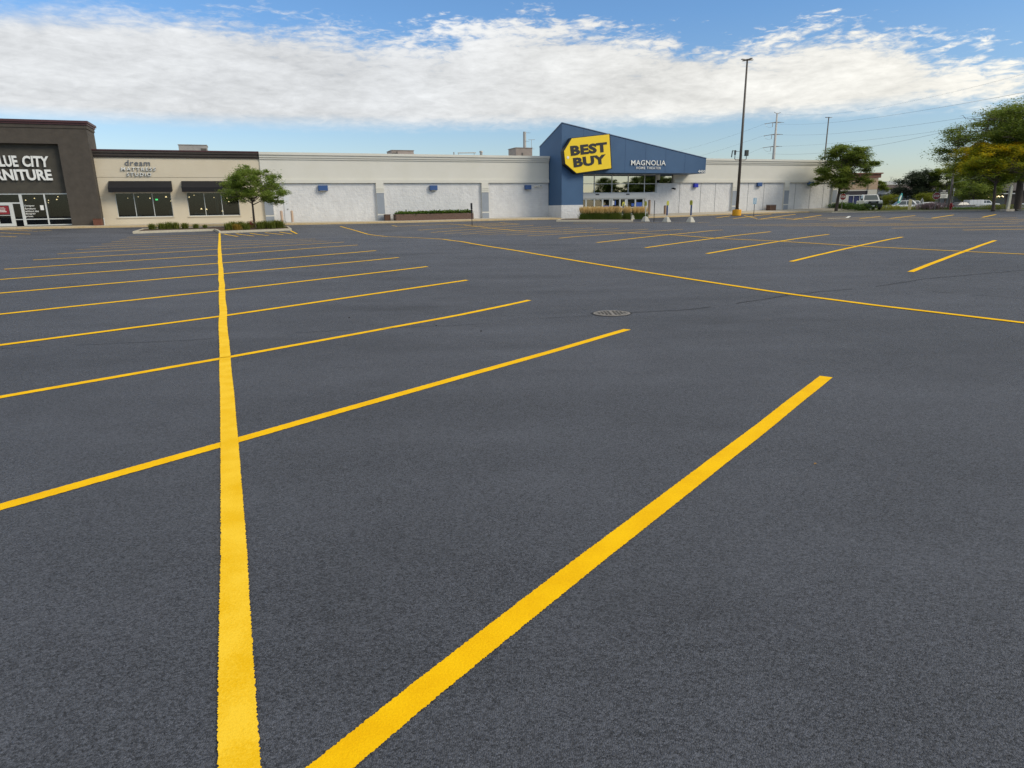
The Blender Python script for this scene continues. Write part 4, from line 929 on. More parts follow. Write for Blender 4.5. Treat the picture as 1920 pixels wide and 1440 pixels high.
# ================================================================ lamp posts
def lamp(label,x,y,yt,base,gear,D=None,zb_=None,r0=.17,r1=.085):
    if D is None: p=gpt(x,y)
    else: p=at(x,D,None,zb_); 
    xt=x
    T=thing('lamp_post',label,'lamp post',p,R(20)); h=(at(x,p.y,yt).z-p.z)
    # top seen at the column the vertical projects to; height from row only
    w=MB(); b=.62 if base else 0
    w.tube([(0,0,b),(0,0,h)],[r0,r1],12); w.build('pole',BRONZE,T,smooth=True)
    if base:
        w=MB(); w.tube([(0,0,0),(0,0,.02),(0,0,.60),(0,0,.64)],[.43,.46,.46,.42],28); w.build('concrete_base',pm('base_yellow',(.78,.38,.01),(.72,.34,.012),3,.6,.2,30),T)
        w=MB(); w.tube([(0,0,.64),(0,0,.76)],[.30,.24],4); w.build('base_plate',BLACKM,T)
    w=MB()
    for a in ([0,90,180,270] if base else [0,180]):
        c_,s_=math.cos(R(a)),math.sin(R(a)); q=lambda u,v,z:(u*c_-v*s_,u*s_+v*c_,z)
        L=MB(); vv=[q(.1,-.03,h-.02),q(.22,-.03,h-.02),q(.22,.03,h-.02),q(.1,.03,h-.02),q(.1,-.03,h+.04),q(.22,-.03,h+.04),q(.22,.03,h+.04),q(.1,.03,h+.04)]
        fs=[(0,3,2,1),(4,5,6,7),(0,1,5,4),(1,2,6,5),(2,3,7,6),(3,0,4,7)]; L.add(vv,fs)
        vv=[q(.2,-.13,h-.02),q(.68,-.12,h+.02),q(.68,.12,h+.02),q(.2,.13,h-.02),q(.2,-.11,h+.06),q(.68,-.10,h+.08),q(.68,.10,h+.08),q(.2,.11,h+.06)]; L.add(vv,fs)
        L.add([q(.08,-.02,h),q(.2,-.02,h),q(.2,.02,h),q(.08,.02,h),q(.08,-.02,h+.03),q(.2,-.02,h+.03),q(.2,.02,h+.03),q(.08,.02,h+.03)],fs)
        L.build('lamp_head',BRONZE,T)
    w=MB(); w.cyl(0,0,h,h+.1,r1*1.3,None,10); w.build('cap',BRONZE,T)
    if gear:
        zc=at(x,p.y,300).z-p.z
        w=MB(); w.tube([(-.72,0,zc+.55),(-.72,0,zc+.08),(-.62,0,zc),(.62,0,zc),(.72,0,zc+.08),(.72,0,zc+.4)],.035,8); w.tube([(-1.1,-.05,zc+.9),(-.5,-.05,zc+.82)],.03,6); w.tube([(-.5,-.05,zc+.82),(0,0,zc+.82)],.02,6); w.tube([(-1.1,-.05,zc+.92),(-1.18,-.05,zc+.25)],.05,6); w.build('equipment_bracket',BLACKM,T)
        w=MB(); w.box(.56,.88,-.14,.14,zc+.4,zc+.98); w.build('equipment_box',pm('box_green_black',(.02,.03,.025),None,1,.5),T)
        w=MB(); w.box(-.78,-.66,-.08,.08,zc+.5,zc+.95); w.build('antenna',BLACKM,T)
    return T
lamp('tall four headed bronze lamp post on round yellow concrete base',1381,404.5,113,True,True)
lamp('tall thin double headed lamp post rising behind the white store roof',1536,390,221,False,False,118,.6)
# ================================================================ power pylon, poles, wires
PYL=pm('pylon_concrete_grey',(.42,.41,.38),(.50,.48,.44),1,.6)
def vert_x(p,ztop): return p
D=215; p=at(1442,D,z=.4); P=thing('power_pylon','tall pale steel transmission pole with three tiers of arms behind the store','power pylon',p,R(-8)); hP=at(1450,D,212).z-p.z
w=MB(); w.tube([(0,0,0),(0,0,hP)],[.75,.22],12); w.build('pole',PYL,P,smooth=True)
tiers=[at(1448,D,y).z-p.z for y in (229.5,252,274.5)]
for k,z in enumerate(tiers):
    w=MB(); w.tube([(-1.5,0,z-.1),(0,0,z),(1.4,0,z-.05)],[.1,.2,.1],6); w.build('cross_arm',STEEL,P)
    w=MB(); w.tube([(-1.5,0,z-.1),(-3.5,0,z-.35)],.09,6); w.tube([(-1.2,-.6,z-.1),(-1.2,-.6,z-1.4)],.09,6); 
    w.tube([(-3.3,0,z-.35),(-3.0,-.1,z-1.0),(-2.2,-.3,z-1.5),(-1.4,-.6,z-1.4)],.025,4); w.tube([(1.4,0,z-.05),(2.2,0,z-.1)],.06,6); w.build('insulator',STEEL,P)
w=MB(); w.tube([(-.9,0,hP+.3),(0,0,hP-.2),(1.0,0,hP+.1)],.08,6); w.build('top_bracket',STEEL,P)
# second monopole left
D=190; p=at(985,D,z=.5); Q=thing('power_pylon','distant pale pole above the tall brown roof unit','power pylon',p,0); h2=at(984,D,247).z-p.z
w=MB(); w.cyl(0,0,0,h2,.5,.4,12); w.build('pole',PYL,Q); w=MB(); w.tube([(0,-.3,h2-.3),(1.6,-.3,h2-.35)],.04,5); w.tube([(0,-.3,h2-2.4),(1.2,-.3,h2-2.5)],.04,5); w.build_each('cross_arm',STEEL,Q)
p=at(997.5,120,z=.5); Q=thing('antenna_mast','thin antenna mast right of the tall brown roof unit','antenna',p,0); h3=at(997.5,120,262).z-p.z
w=MB(); w.cyl(0,0,0,h3,.04,None,6); w.build('mast',STEEL,Q); w=MB(); w.tube([(-.55,0,h3),(.6,0,h3)],.03,5); w.tube([(-.3,0,h3-1.5),(.5,0,h3-1.5)],.025,5); w.build_each('antenna_rod',STEEL,Q)
WIRE=pm('wire_dark',(.20,.20,.20),None,1,.6)
def wire(label,a,b,sag,r,n=24):
    T=MB(); pts=[]
    for i in range(n+1):
        t=i/n; q=a.lerp(b,t); q.z-=sag*4*t*(1-t); pts.append(q-a)
    T.tube(pts,r,5); o=T.build('power_line',WIRE); o.location=a; tag(o,label,'power line',group='overhead power lines')
P0=at(1449,215,229.5)
wl_=[('overhead wire from the pylon top arm rising to the right over the lamp head',at(1455,213,232),at(1990,60,160),1.2,.013),
('overhead wire from the pylon middle arm rising to the right edge',at(1455,213,252),at(1990,70,191),1.2,.014),
('overhead wire from the pylon lowest arm running right to the wooden pole',at(1455,213,274.5),at(1800,115,240),.6,.015),
('overhead wire from the wooden pole crossing low behind the right street tree',at(1798,115,240.5),at(1440,200,288),1.5,.02),
('faint high overhead wire crossing the cloud from the pylon tip',at(1452,214,212),at(1990,75,120),2.2,.009),
('overhead wire running left from the pylon top arm to the blue tower',at(1434,216,232),at(1150,330,300),2.5,.018),
('overhead wire running left from the pylon middle arm',at(1430,216,255),at(1100,330,330),2.5,.018),
('overhead wire running left from the pylon lowest arm behind the roof edge',at(1430,216,277),at(1180,330,340),2.5,.018),
('lower overhead wire above the dark conifer on the right',at(1640,170,352),at(1830,110,318),.8,.02),
('lowest overhead wire above the dark conifer on the right',at(1640,170,356),at(1830,110,333),.8,.02)]
for L in wl_: wire(*L)
WOOD=pm('pole_wood',(.13,.11,.10),(.18,.16,.14),6,.9)
p=at(1777,115,z=.4); Q=thing('utility_pole','weathered wooden utility pole with crossarm behind the big right tree','utility pole',p,R(5)); h=at(1802,115,234).z-p.z
w=MB(); w.tube([(0,0,0),(0,0,h)],[.19,.12],10); w.build('pole',WOOD,Q); w=MB(); w.box(-1.1,1.1,-.16,-.1,h-.75,h-.62); w.build('cross_arm',WOOD,Q)
w=MB()
for x in (-1,-.45,.45,1): w.cyl(x,-.13,h-.62,h-.42,.05,.03,6)
w.build_each('insulator',STEEL,Q)

# ================================================================ trees
def make_tree(name,label,base,x0,x1,yt,yb,nl=9000,leaf=LEAFG,ls=.085,seed=1,limbs=9,tr=.11,flat=.5,asp=2.4,depth=None,lean=0,spread=.27,twig=True,group='trees around the lot',droop=.5,gap=.42,cat='tree'):
    """crown fitted to its real width and height, base on the ground"""
    rnd=random.Random(seed); D=base.y; 
    A=at(x0,D,(yt+yb)/2); B=at(x1,D,(yt+yb)/2); cx_=(A.x+B.x)/2-base.x; rx=(B.x-A.x)/2
    ztop=at((x0+x1)/2,D,yt).z-base.z; zbot=at((x0+x1)/2,D,yb).z-base.z; cz_=(ztop+zbot)/2; rz=(ztop-zbot)/2; ry=rx*.95
    T=thing(name,label,cat,base,0,group)
    tr_=MB(); zf=zbot+.16*(ztop-zbot); fork=Vector((cx_*.25+lean,0,max(zf,.6*zbot+.1)))
    tr_.tube([(0,0,-.1),(0,0,.12),(fork.x*.5,0,fork.z*.55),tuple(fork)],[tr*1.5,tr*1.08,tr*.95,tr*.8],9)
    tips=[]; br=MB()
    def inside(p,k=1.0): return ((p.x-cx_)/(rx*k))**2+(p.y/(ry*k))**2+((p.z-cz_)/(rz*k))**2<=1
    # a leader
    lead=Vector((cx_*.7,0,cz_+rz*.75)); tr_.tube([tuple(fork),tuple(fork.lerp(lead,.5)+Vector((rnd.uniform(-.1,.1)*rx,0,0))),tuple(lead)],[tr*.8,tr*.45,tr*.1],7)
    for i in range(limbs):
        a=2*math.pi*(i*.618)+rnd.uniform(-.3,.3); hgt=(i+.5)/limbs; se=-.62+1.5*hgt
        st_=fork.lerp(lead,hgt*.75)
        el_=math.asin(max(-.7,min(.95,se+rnd.uniform(-.12,.12)))); rr=rnd.uniform(.80,.97)
        tgt=Vector((cx_+rx*rr*math.cos(a)*math.cos(el_),ry*rr*math.sin(a)*math.cos(el_),cz_+rz*rr*math.sin(el_)))
        mid=st_.lerp(tgt,.5)+Vector((0,0,(.22-.1*hgt)*rz)); r0=tr*.5*(1-hgt*.5)
        br.tube([tuple(st_),tuple(mid),tuple(tgt)],[r0,r0*.55,r0*.15],6)
        for j in range(7):
            t=.35+.65*(j+rnd.random())/7; q=(st_.lerp(mid,t*2) if t<.5 else mid.lerp(tgt,t*2-1))
            dr=Vector((rnd.gauss(0,1),rnd.gauss(0,1),rnd.gauss(.15,.55))).normalized()*rnd.uniform(.25,.55)*rx*(1.2-.5*t)
            e=q+dr
            if not inside(e,1.04): e=q+dr*.45
            br.tube([tuple(q),tuple(q.lerp(e,.5)+Vector((0,0,.03*rx))),tuple(e)],[r0*.3,r0*.2,r0*.06],4,False)
            for k in range(4): tips.append((q.lerp(e,.3+.7*(k+rnd.random())/4),j))
    tr_.v+= []; o=tr_.build('trunk',BARK,T,smooth=True); br.build('branches',BARK,T)
    lf=MB(); per=max(1,int(nl/len(tips)))
    for p,j in tips:
        g=noise.noise(p*(2.3/rx)+Vector((seed*3.1,0,0)))
        n=int(per*3.4*max(0,g+gap*.62)); r_=spread*rx*rnd.uniform(.22,.62)*.5
        leaves(lf,rnd,p.x,p.y,p.z,r_,n,ls,flat,asp,droop)
    lf.build('crown',leaf,T)
    return T
bp=hit(478,429.5); bp.z+=.1
tr1=make_tree('locust_tree','young honey locust with airy feathery green crown on the left planting island',bp,413,541,309,400,30000,LEAFG,.05,3,20,.085,.6,3.2,lean=-.05,gap=.48,droop=.7)
tr2=make_tree('locust_tree','rounded dark green locust tree at the right end of the white store',at(1567,79,z=.62),1527,1641,268,373,46000,LEAFD,.075,11,26,.17,.42,2.8,gap=.5,droop=.35,spread=.36)
tr3=make_tree('locust_tree','yellowing locust tree with golden outer leaves in front of the big dark tree',at(1861,71,z=.6),1778,1942,264,362,52000,LEAFY,.075,23,24,.15,.36,2.6,gap=.48,droop=.35,spread=.33)
tr4=make_tree('shade_tree','largest dark green tree with thick trunk at the right edge',at(1906,73.5,z=.6),1786,2035,182,352,110000,LEAFD,.085,37,38,.34,.42,2.6,gap=.5,droop=.3,spread=.36)
tr5=make_tree('conifer_tree','dark spiky pine tree between the grey shop and the right trees',at(1718,128,z=.1),1672,1765,316,392,26000,LEAFP,.11,41,18,.14,.6,3.2,gap=.5,droop=-.4,spread=.42)
make_tree('shade_tree','loose green tree between the pine and the utility pole',at(1768,124,z=.1),1742,1812,303,386,15000,LEAFD,.11,47,12,.12,.5,2.4,gap=.45,spread=.4)
make_tree('shade_tree','dense dark green tree low behind the white work truck',at(1822,138,z=0),1775,1880,318,388,22000,LEAFD,.15,53,14,.15,.6,2.2,gap=.6,spread=.5)
make_tree('shade_tree','dense dark green tree behind the right tree trunks',at(1893,160,z=0),1850,1990,300,372,20000,LEAFD,.16,59,14,.15,.6,2.2,gap=.5,spread=.5)
make_tree('shade_tree','small distant green treetop over the grey shop roof left of the pine',at(1648,150,z=.2),1634,1666,338,372,3000,LEAFD,.2,61,8,.12,.6,2.0,gap=.6,spread=.5)
make_tree('lime_shrub','lime green rounded bush behind the white pickup hood',at(1665,122,z=.1),1648,1686,363,391,9000,LEAFL,.07,67,10,.05,.6,2.0,gap=.7,spread=.55,group='bushes along the landscape strip',cat='bush')
make_tree('lime_shrub','lime green bush behind the diamond shaped sign',at(1732,120,z=.1),1710,1752,361,388,9000,LEAFL,.07,71,10,.05,.6,2.0,gap=.7,spread=.55,group='bushes along the landscape strip',cat='bush')
# trees behind the photographer, seen mirrored in the entrance windows
def mirrored(x,dist):
    """where the sight line of column x goes after bouncing off the entrance windows"""
    s0_,_=WP(x,350,64.1); L=math.hypot(s0_,64.1); k=1+dist/L
    p=wall(s0_*k,64.1-(k-1)*64.1); return p
for k,(x,dist,rz_,sc,szz) in enumerate([(1134,62,1.1,.85,.95),(1150,66,2.3,.6,.5),(1197,60,2.3,1.15,.95),(1222,52,.4,1.25,1.0),(1188,70,4,1.0,.7)]):
    c_=copy_tree(tr2); q=mirrored(x,dist); c_.location=(q.x,q.y,.1); c_.rotation_euler=(0,0,rz_); c_.scale=(sc,sc,szz); c_['label']=['tree outside the view mirrored in the second entrance window','low tree outside the view mirrored in the third entrance window','broad tree outside the view mirrored in the fourth entrance window','tallest tree outside the view mirrored in the last entrance window','low tree outside the view mirrored beside the fourth window mullion'][k]; c_['group']='trees mirrored in the entrance windows'
# ================================================================ low planting
def shrub_patch(name,label,cat,pts,n,leaf,ls,hgt,rad,seed,group=None,asp=2.2):
    rnd=random.Random(seed); b=pts[0]; T=MB()
    c0=Vector(pts[0])
    for _ in range(n):
        i=rnd.randrange(len(pts)-1); q=Vector(pts[i]).lerp(Vector(pts[i+1]),rnd.random()); h=hgt(i,rnd) if callable(hgt) else hgt
        leaves(T,rnd,q.x-c0.x+rnd.gauss(0,rad*.5),q.y-c0.y+rnd.gauss(0,rad),q.z-c0.z+h*rnd.random(),.1,6,ls,.6,asp)
    o=T.build(name,leaf); o.location=c0; return tag(o,label,cat,group)
def lift(x,y,dy,dz=.1):
    h=hit(x,y); return (h.x,h.y+dy,h.z+dz)
shrub_patch('juniper_shrub','low spreading dark green shrub around the right street tree trunk','shrub',[lift(1497,397.5,.8,.0),lift(1530,397,1.2),lift(1570,397.5,1.5),lift(1600,397.5,1.5),lift(1640,397,1.8)],2600,LEAFS,.085,lambda i,r:[.3,.75,.95,.8][i] if i<4 else .6,.9,3)
shrub_patch('flower_bed','low yellow green ground cover in front of the white pickup','ground cover',[lift(1655,396,1.0),lift(1690,395.5,1.2),lift(1735,395,1.2)],1000,LEAFL,.06,lambda i,r:[.55,.4][i],.7,4)
def verge(x0,x1,seed,lf,h,n,label,ls=.05):
    return shrub_patch('grass_verge',label,'grass',[lift(x0,395.2,1.2,.12),lift(min(x1,1919),394.8,1.2,.12)],n,lf,ls,h,1.1,seed)
v1=verge(1735,1865,5,LEAFS,.22,1500,'strip of short green grass along the kerb before the white truck'); v1['kind']='stuff'
v2=verge(1862,1918,6,LEAFL,.5,900,'yellow green low planting around the pale post and right trunks')
# ornamental tufts on the island
def tuft(mb,rnd,n,h,r,w=.012,z=0,lean=.5):
    for _ in range(n):
        a=rnd.uniform(0,6.283); l=h*rnd.uniform(.6,1.1); k=rnd.uniform(.1,lean); b=Vector((rnd.gauss(0,r*.25),rnd.gauss(0,r*.25),z)); d=Vector((math.cos(a),math.sin(a),0)); s_=Vector((-d.y,d.x,0))*w
        m=b+d*k*l*.35+Vector((0,0,l*.65)); t=b+d*k*l+Vector((0,0,l*(1-.35*k)))
        mb.add([b-s_,b+s_,m+s_*.8,m-s_*.8],[(0,1,2,3)]); mb.add([m-s_*.8,m+s_*.8,t],[(0,1,2)])
rnd=random.Random(11)
def make_tuft(m,h,r,n,nm='daylily_plant'):
    T=MB(); tuft(T,rnd,n,h,r); o=T.build(nm,m); return o
ttags=[(285,431.5,.6,0),(305,430,.8,0),(318,430,.8,0),(331,429.7,.75,0),(349,430.2,.75,0),(368,429.5,.6,0),(385,429.8,.45,0)]
places=[('leftmost',285),('second',305)]
islp=[]
protoA=make_tuft(TUFT,.62,.4,260); protoB=make_tuft(TUFTO,.5,.4,240)
def on_isl(x,y,dz=.1): h=hit(x,y); return Vector((h.x,h.y,h.z+dz))
spots=[(286,433.2,.8,'A','leftmost grassy plant on the left planting island'),(304,432.5,.85,'A','second grassy plant from the left on the left planting island'),(318,432,.95,'A','third grassy plant from the left on the left planting island'),(330,431.7,.9,'A','fourth grassy plant from the left on the left planting island'),(348,431.5,.8,'A','fifth grassy plant from the left on the left planting island'),(368,431,.65,'A','sixth grassy plant from the left, small, on the left planting island'),(385,430.5,.5,'A','smallest grassy plant left of the island notch'),
(429,434,.95,'A','grassy plant just right of the kerb nose on the island'),(438,431.5,1.0,'A','grassy plant at the back of the island behind the orange one'),(445,434,1.0,'B','orange tinged grassy plant left of the young island tree'),(453,431,1.0,'A','grassy plant behind and right of the orange tinged one'),(462,433.5,.9,'A','grassy plant at the front of the island left of the trunk'),(470,430.5,.9,'A','grassy plant touching the left side of the island trunk'),(489,432,1.05,'A','grassy plant just right of the island trunk'),(499,430.5,1.05,'A','second grassy plant right of the island trunk'),(509,431.5,1.0,'A','third grassy plant right of the island trunk'),(518,430,1.1,'A','fourth grassy plant right of the island trunk'),(527,430,1.05,'A','rightmost grassy plant on the planting island')]
ua=ub=False
for x,y,sc,k,lb in spots:
    if k=='A': o=protoA if not ua else protoA.copy(); first=not ua; ua=True
    else: o=protoB if not ub else protoB.copy(); first=not ub; ub=True
    if not first: col.objects.link(o)
    o.location=on_isl(x,y); o.rotation_euler=(0,0,rnd.uniform(0,6)); o.scale=(sc*1.25,sc*1.25,sc); tag(o,lb,'plant','grassy plants on the planting island')
p=on_isl(474.5,431.5); T=thing('red_flower_plant','dark red leaved plant at the foot of the young island tree','plant',p); w=MB(); rr=random.Random(2); leaves(w,rr,.1,-.3,.35,.13,120,.06,1.3); w.build('foliage',pm('dark_red_leaf',(.16,.015,.02),(.25,.03,.035),20,.6),T); w=MB(); w.tube([(.1,-.3,0),(.1,-.3,.35)],.015,5); w.build('stem',BARK,T)
# feather reed grass at the entrance
def reed(label,x0,x1,y,h,n,seed):
    rr=random.Random(seed); a=hit(x0,y); b=hit(x1,y); c_=(a+b)/2; T=thing('reed_grass',label,'ornamental grass',(c_.x,c_.y,c_.z+.1),0,'feather reed grass at the store entrance')
    g=MB(); pl=MB(); L=(b-a).length
    for i in range(n):
        q=a.lerp(b,rr.random())-c_; yy=q.y+rr.uniform(0,1.1); ln=rr.gauss(0,.12); H_=h*rr.uniform(.82,1.06)
        s_=.014; g1=Vector((q.x,yy,0)); 
        hh=h*rr.uniform(.35,.78); t=Vector((q.x+rr.gauss(0,.16),yy+rr.gauss(0,.16),hh)); g.add([g1-Vector((s_,0,0)),g1+Vector((s_,0,0)),t],[(0,1,2)])
        g1=Vector((q.x+rr.gauss(0,.1),yy,0)); t=Vector((g1.x+rr.gauss(0,.2),yy+rr.gauss(0,.16),h*rr.uniform(.25,.55))); g.add([g1-Vector((s_,0,0)),g1+Vector((s_,0,0)),t],[(0,1,2)])
        k_=rr.uniform(.5,.72); b0=Vector((q.x+ln*.5,yy,H_*k_)); b1=Vector((q.x+ln*.8,yy,H_*(k_+.16))); b2=Vector((q.x+ln,yy,H_)); aa=rr.uniform(0,3.14); o_=Vector((math.cos(aa),math.sin(aa),0))*.022
        pl.add([b0-o_*.3,b0+o_*.3,b1+o_,b1-o_],[(0,1,2,3)]); pl.add([b1-o_,b1+o_,b2],[(0,1,2)])
    g.build('leaves',REEDG,T); pl.build('plumes',REEDP,T)
reed('long bed of tall tan feathered reed grass in front of the store entrance',1090,1164.5,413.6,1.2,2600,3)
reed('narrow tan feathered reed grass clump between two sign posts',1172,1183,413.2,1.2,420,4)
reed('reed grass clump at the right end of the entrance island',1189,1213,413.2,1.2,850,5)
p=hit(1185.5,413); T=thing('boulder','pale landscape boulder between two reed grass clumps','rock',(p.x,p.y,p.z+.08)); w=MB(); rr=random.Random(4)
n=10; v=[];
for j in range(5):
    for i in range(n):
        a=2*math.pi*i/n; e=(j/4)*math.pi/2; k=1+.15*noise.noise(Vector((math.cos(a),math.sin(a),j))); v.append((.3*k*math.cos(a)*math.cos(e),.25*k*math.sin(a)*math.cos(e),.42*math.sin(e)))
w.add(v,[(j*n+i,j*n+(i+1)%n,(j+1)*n+(i+1)%n,(j+1)*n+i) for j in range(4) for i in range(n)]); w.build('rock',PIL,T,smooth=True)
# ================================================================ vehicles
def wheels(T,xs_,W,r=.36,wd=.24):
    for x in xs_:
        for sg in (-1,1):
            w=MB(); y=sg*(W/2-wd/2+.02); w.tube([(x,y-wd/2,r),(x,y-wd/2+.03,r),(x,y+wd/2-.03,r),(x,y+wd/2,r)],[r*.9,r,r,r*.9],20); t=w.build('wheel',TYRE,T)
            w=MB(); yo=y+sg*(wd/2+.003); w.tube([(x,yo-sg*.03,r),(x,yo,r)],[r*.62,r*.55],14); w.build('rim',RIM,t)
def cabin(T,pl,W,tw,m,name='cabin',gm=None,xf=1,win=None):
    """side profile (x,z) with narrowed roof; glass panels set proud of the faces"""
    zs=[q[1] for q in pl]; z0,z1=min(zs),max(zs)
    def yy(z): return W/2-(W/2-tw/2)*(z-z0)/(z1-z0)
    n=len(pl); v=[(x,-yy(z),z) for x,z in pl]+[(x,yy(z),z) for x,z in pl]
    f=[tuple(range(n)),tuple(range(2*n-1,n-1,-1))]+[(i,i+n,(i+1)%n+n,(i+1)%n) for i in range(n)]
    w=MB(); w.add(v,[tuple(reversed(q)) for q in f]); w.build(name,m,T,bevel=.03); return yy
def glass_quad(T,pts,name):
    w=MB(); a=[Vector(p) for p in pts]; nn=(a[1]-a[0]).cross(a[2]-a[0]).normalized()*.012; n=len(a)
    w.add([tuple(p+nn) for p in a]+[tuple(p-nn) for p in a],[tuple(range(n)),tuple(range(2*n-1,n-1,-1))]+[(i,i+n,(i+1)%n+n,(i+1)%n) for i in range(n)]); w.build(name,CARGL,T)
HL=pm('headlight_glass',(.75,.78,.8),None,1,.1,spec=.9); TL=pm('tail_red',(.35,.01,.01),None,1,.3)
def vehicle(label,cat,loc,rz,kind,m,name,group='vehicles parked beyond the landscape strip'):
    T=thing(name,label,cat,loc,rz,group)
    if kind=='pickup':
        L,W=5.6,2.0; 
        w=MB(); w.prism([(2.75,.5),(2.8,.95),(2.7,1.12),(1.3,1.2),(1.3,1.18),(-2.75,1.18),(-2.8,.55),(-2.3,.5)],-W/2,W/2,'y'); w.build('body',m,T,bevel=.05)
        w=MB(); w.box(-2.7,-.85,-W/2+.08,W/2-.08,1.17,1.19); w.build('cargo_bed',BLACKM,T)
        yy=cabin(T,[(1.35,1.18),(.55,1.86),(-.6,1.90),(-.85,1.18)],W-.1,W-.42,m)
        glass_quad(T,[(1.30,-.80,1.24),(1.30,.80,1.24),(.62,.68,1.81),(.62,-.68,1.81)],'windshield')
        for sg in (-1,1):
            glass_quad(T,[(1.05,sg*(yy(1.25)+.0),1.25),(.5,sg*yy(1.78),1.78),(-.02,sg*yy(1.8),1.80),(-.02,sg*yy(1.25),1.25)][::sg],'side_window'); glass_quad(T,[(-.1,sg*yy(1.25),1.25),(-.1,sg*yy(1.8),1.80),(-.55,sg*yy(1.8),1.80),(-.72,sg*yy(1.25),1.25)][::sg],'side_window')
            w=MB(); w.box(2.70,2.83,sg*.62-.17 if sg<0 else .62-.11,sg*.62+.11 if sg<0 else .62+.17+.2,.88,1.08); w.build('headlight',HL,T)
            w=MB(); w.box(.95,1.1,sg*1.03-.12,sg*1.03+.12,1.22,1.42); w.build('side_mirror',BLACKM,T)
        w=MB(); w.box(2.72,2.84,-.55,.55,.64,1.08); g=w.build('grille',BLACKM,T); w=MB(); w.box(2.841,2.855,-.26,.26,.95,1.01); w.build('grille_badge',RIM,g)
        w=MB(); w.box(2.6,2.90,-1.0,1.0,.30,.80); w.build('bumper',BLACKM,T,bevel=.05)
        w=MB(); w.box(2.902,2.915,-.17,.17,.46,.60); w.build('license_plate',LETW,T); wheels(T,(1.8,-1.75),W,.40)
    elif kind in('suv','sedan'):
        L,W=(4.6,1.85); hz=.95 if kind=='suv' else .88; zt_=1.68 if kind=='suv' else 1.45
        w=MB(); w.prism([(2.3,.35),(2.32,.7),(2.1,.86),(1.2,hz),(-2.1,hz+.05),(-2.3,.8),(-2.3,.35)],-W/2,W/2,'y'); w.build('body',m,T,bevel=.07)
        pr=[(1.35,hz-.02),(.55,zt_-.04),(-1.3,zt_),(-2.05,hz)] if kind=='suv' else [(1.3,hz-.02),(.45,zt_-.02),(-.75,zt_),(-1.9,hz)]
        yy=cabin(T,pr,W-.06,W-.5,m)
        glass_quad(T,[(1.27,-.78,hz+.05),(1.27,.78,hz+.05),(pr[1][0]+.07,.62,zt_-.1),(pr[1][0]+.07,-.62,zt_-.1)],'windshield')
        for sg in (-1,1):
            glass_quad(T,[(1.05,sg*yy(hz+.05),hz+.05),(.42,sg*yy(zt_-.1),zt_-.1),(-.25,sg*yy(zt_-.1),zt_-.1),(-.25,sg*yy(hz+.05),hz+.05)][::sg],'side_window')
            glass_quad(T,[(-.33,sg*yy(hz+.05),hz+.05),(-.33,sg*yy(zt_-.1),zt_-.1),(pr[2][0]+.08,sg*yy(zt_-.1),zt_-.1),(pr[3][0]+.4,sg*yy(hz+.05),hz+.05)][::sg],'side_window')
            w=MB(); w.box(2.1,2.33,sg*.7-.16,sg*.7+.16,.62,.74); w.build('headlight',HL,T); w=MB(); w.box(-2.33,-2.2,sg*.72-.14,sg*.72+.14,.72,.86); w.build('taillight',TL,T)
        wheels(T,(1.4,-1.4),W,.34,.22)
    elif kind=='work':
        L,W=6.0,2.0
        w=MB(); w.prism([(2.9,.45),(2.95,.9),(2.75,1.08),(1.5,1.18),(-.3,1.18),(-.3,.9),(-2.9,.9),(-2.9,.5)],-W/2,W/2,'y'); w.build('body',m,T,bevel=.05)
        w=MB(); w.box(-2.95,-.32,-W/2-.03,W/2+.03,.91,1.85); w.build('utility_box',m,T,bevel=.04)
        w=MB()
        for x in (-2.2,-1.5,-.9): 
            for sg in (-1,1): w.box(x-.01,x+.01,sg*(W/2+.03)-.008,sg*(W/2+.03)+.008,1.0,1.75)
        w.build_each('box_door_seam',STEEL,T)
        yy=cabin(T,[(1.55,1.16),(.85,1.78),(-.28,1.80),(-.30,1.16)],W-.1,W-.4,m)
        glass_quad(T,[(1.5,-.80,1.22),(1.5,.80,1.22),(.92,.7,1.72),(.92,-.7,1.72)],'windshield')
        for sg in (-1,1):
            glass_quad(T,[(1.28,sg*yy(1.22),1.22),(.8,sg*yy(1.7),1.70),(.3,sg*yy(1.7),1.70),(.3,sg*yy(1.22),1.22)][::sg],'side_window')
            glass_quad(T,[(.2,sg*yy(1.22),1.22),(.2,sg*yy(1.7),1.70),(-.15,sg*yy(1.7),1.70),(-.15,sg*yy(1.22),1.22)][::sg],'side_window')
            w=MB(); w.box(2.8,2.97,sg*.7-.16,sg*.7+.16,.78,.95); w.build('headlight',HL,T)
        wheels(T,(2.0,-1.9),W,.38)
    return T
p=at(1627,86,z=.55); vehicle('white pickup truck with black grille and bumper facing the camera beside the green shrub','pickup truck',(p.x,p.y,.68),R(-108),'pickup',CARW,'pickup_truck')
p=at(1690,112,z=.1); vehicle('white sport utility vehicle behind the yellow green bed, left of the pale van','car',(p.x,p.y,.2),R(170),'suv',CARW,'parked_car')
p=at(1708,113,z=.1); vehicle('silver grey car behind the tan post, between two white vehicles','car',(p.x,p.y+1,.15),R(185),'suv',CARS,'parked_car')
p=at(1733,110,z=.1); vehicle('small white car partly behind the diamond sign and lavender bush','car',(p.x,p.y,.1),R(178),'sedan',CARW,'parked_car')
p=at(1800,128,z=0); vehicle('dark charcoal sedan between the red hydrant and the white work truck','car',(p.x,p.y,.05),R(8),'sedan',CARG,'parked_car')
p=at(1836,134,z=0); vehicle('white work truck with boxed utility bed behind the two right trunks','work truck',(p.x+.2,p.y,.0),R(-3),'work',CARW,'work_truck')
p=at(1922,100,z=.2); vehicle('pale silver car cut by the right edge of the frame','car',(p.x+2,p.y,.3),R(180),'sedan',CARS,'parked_car')

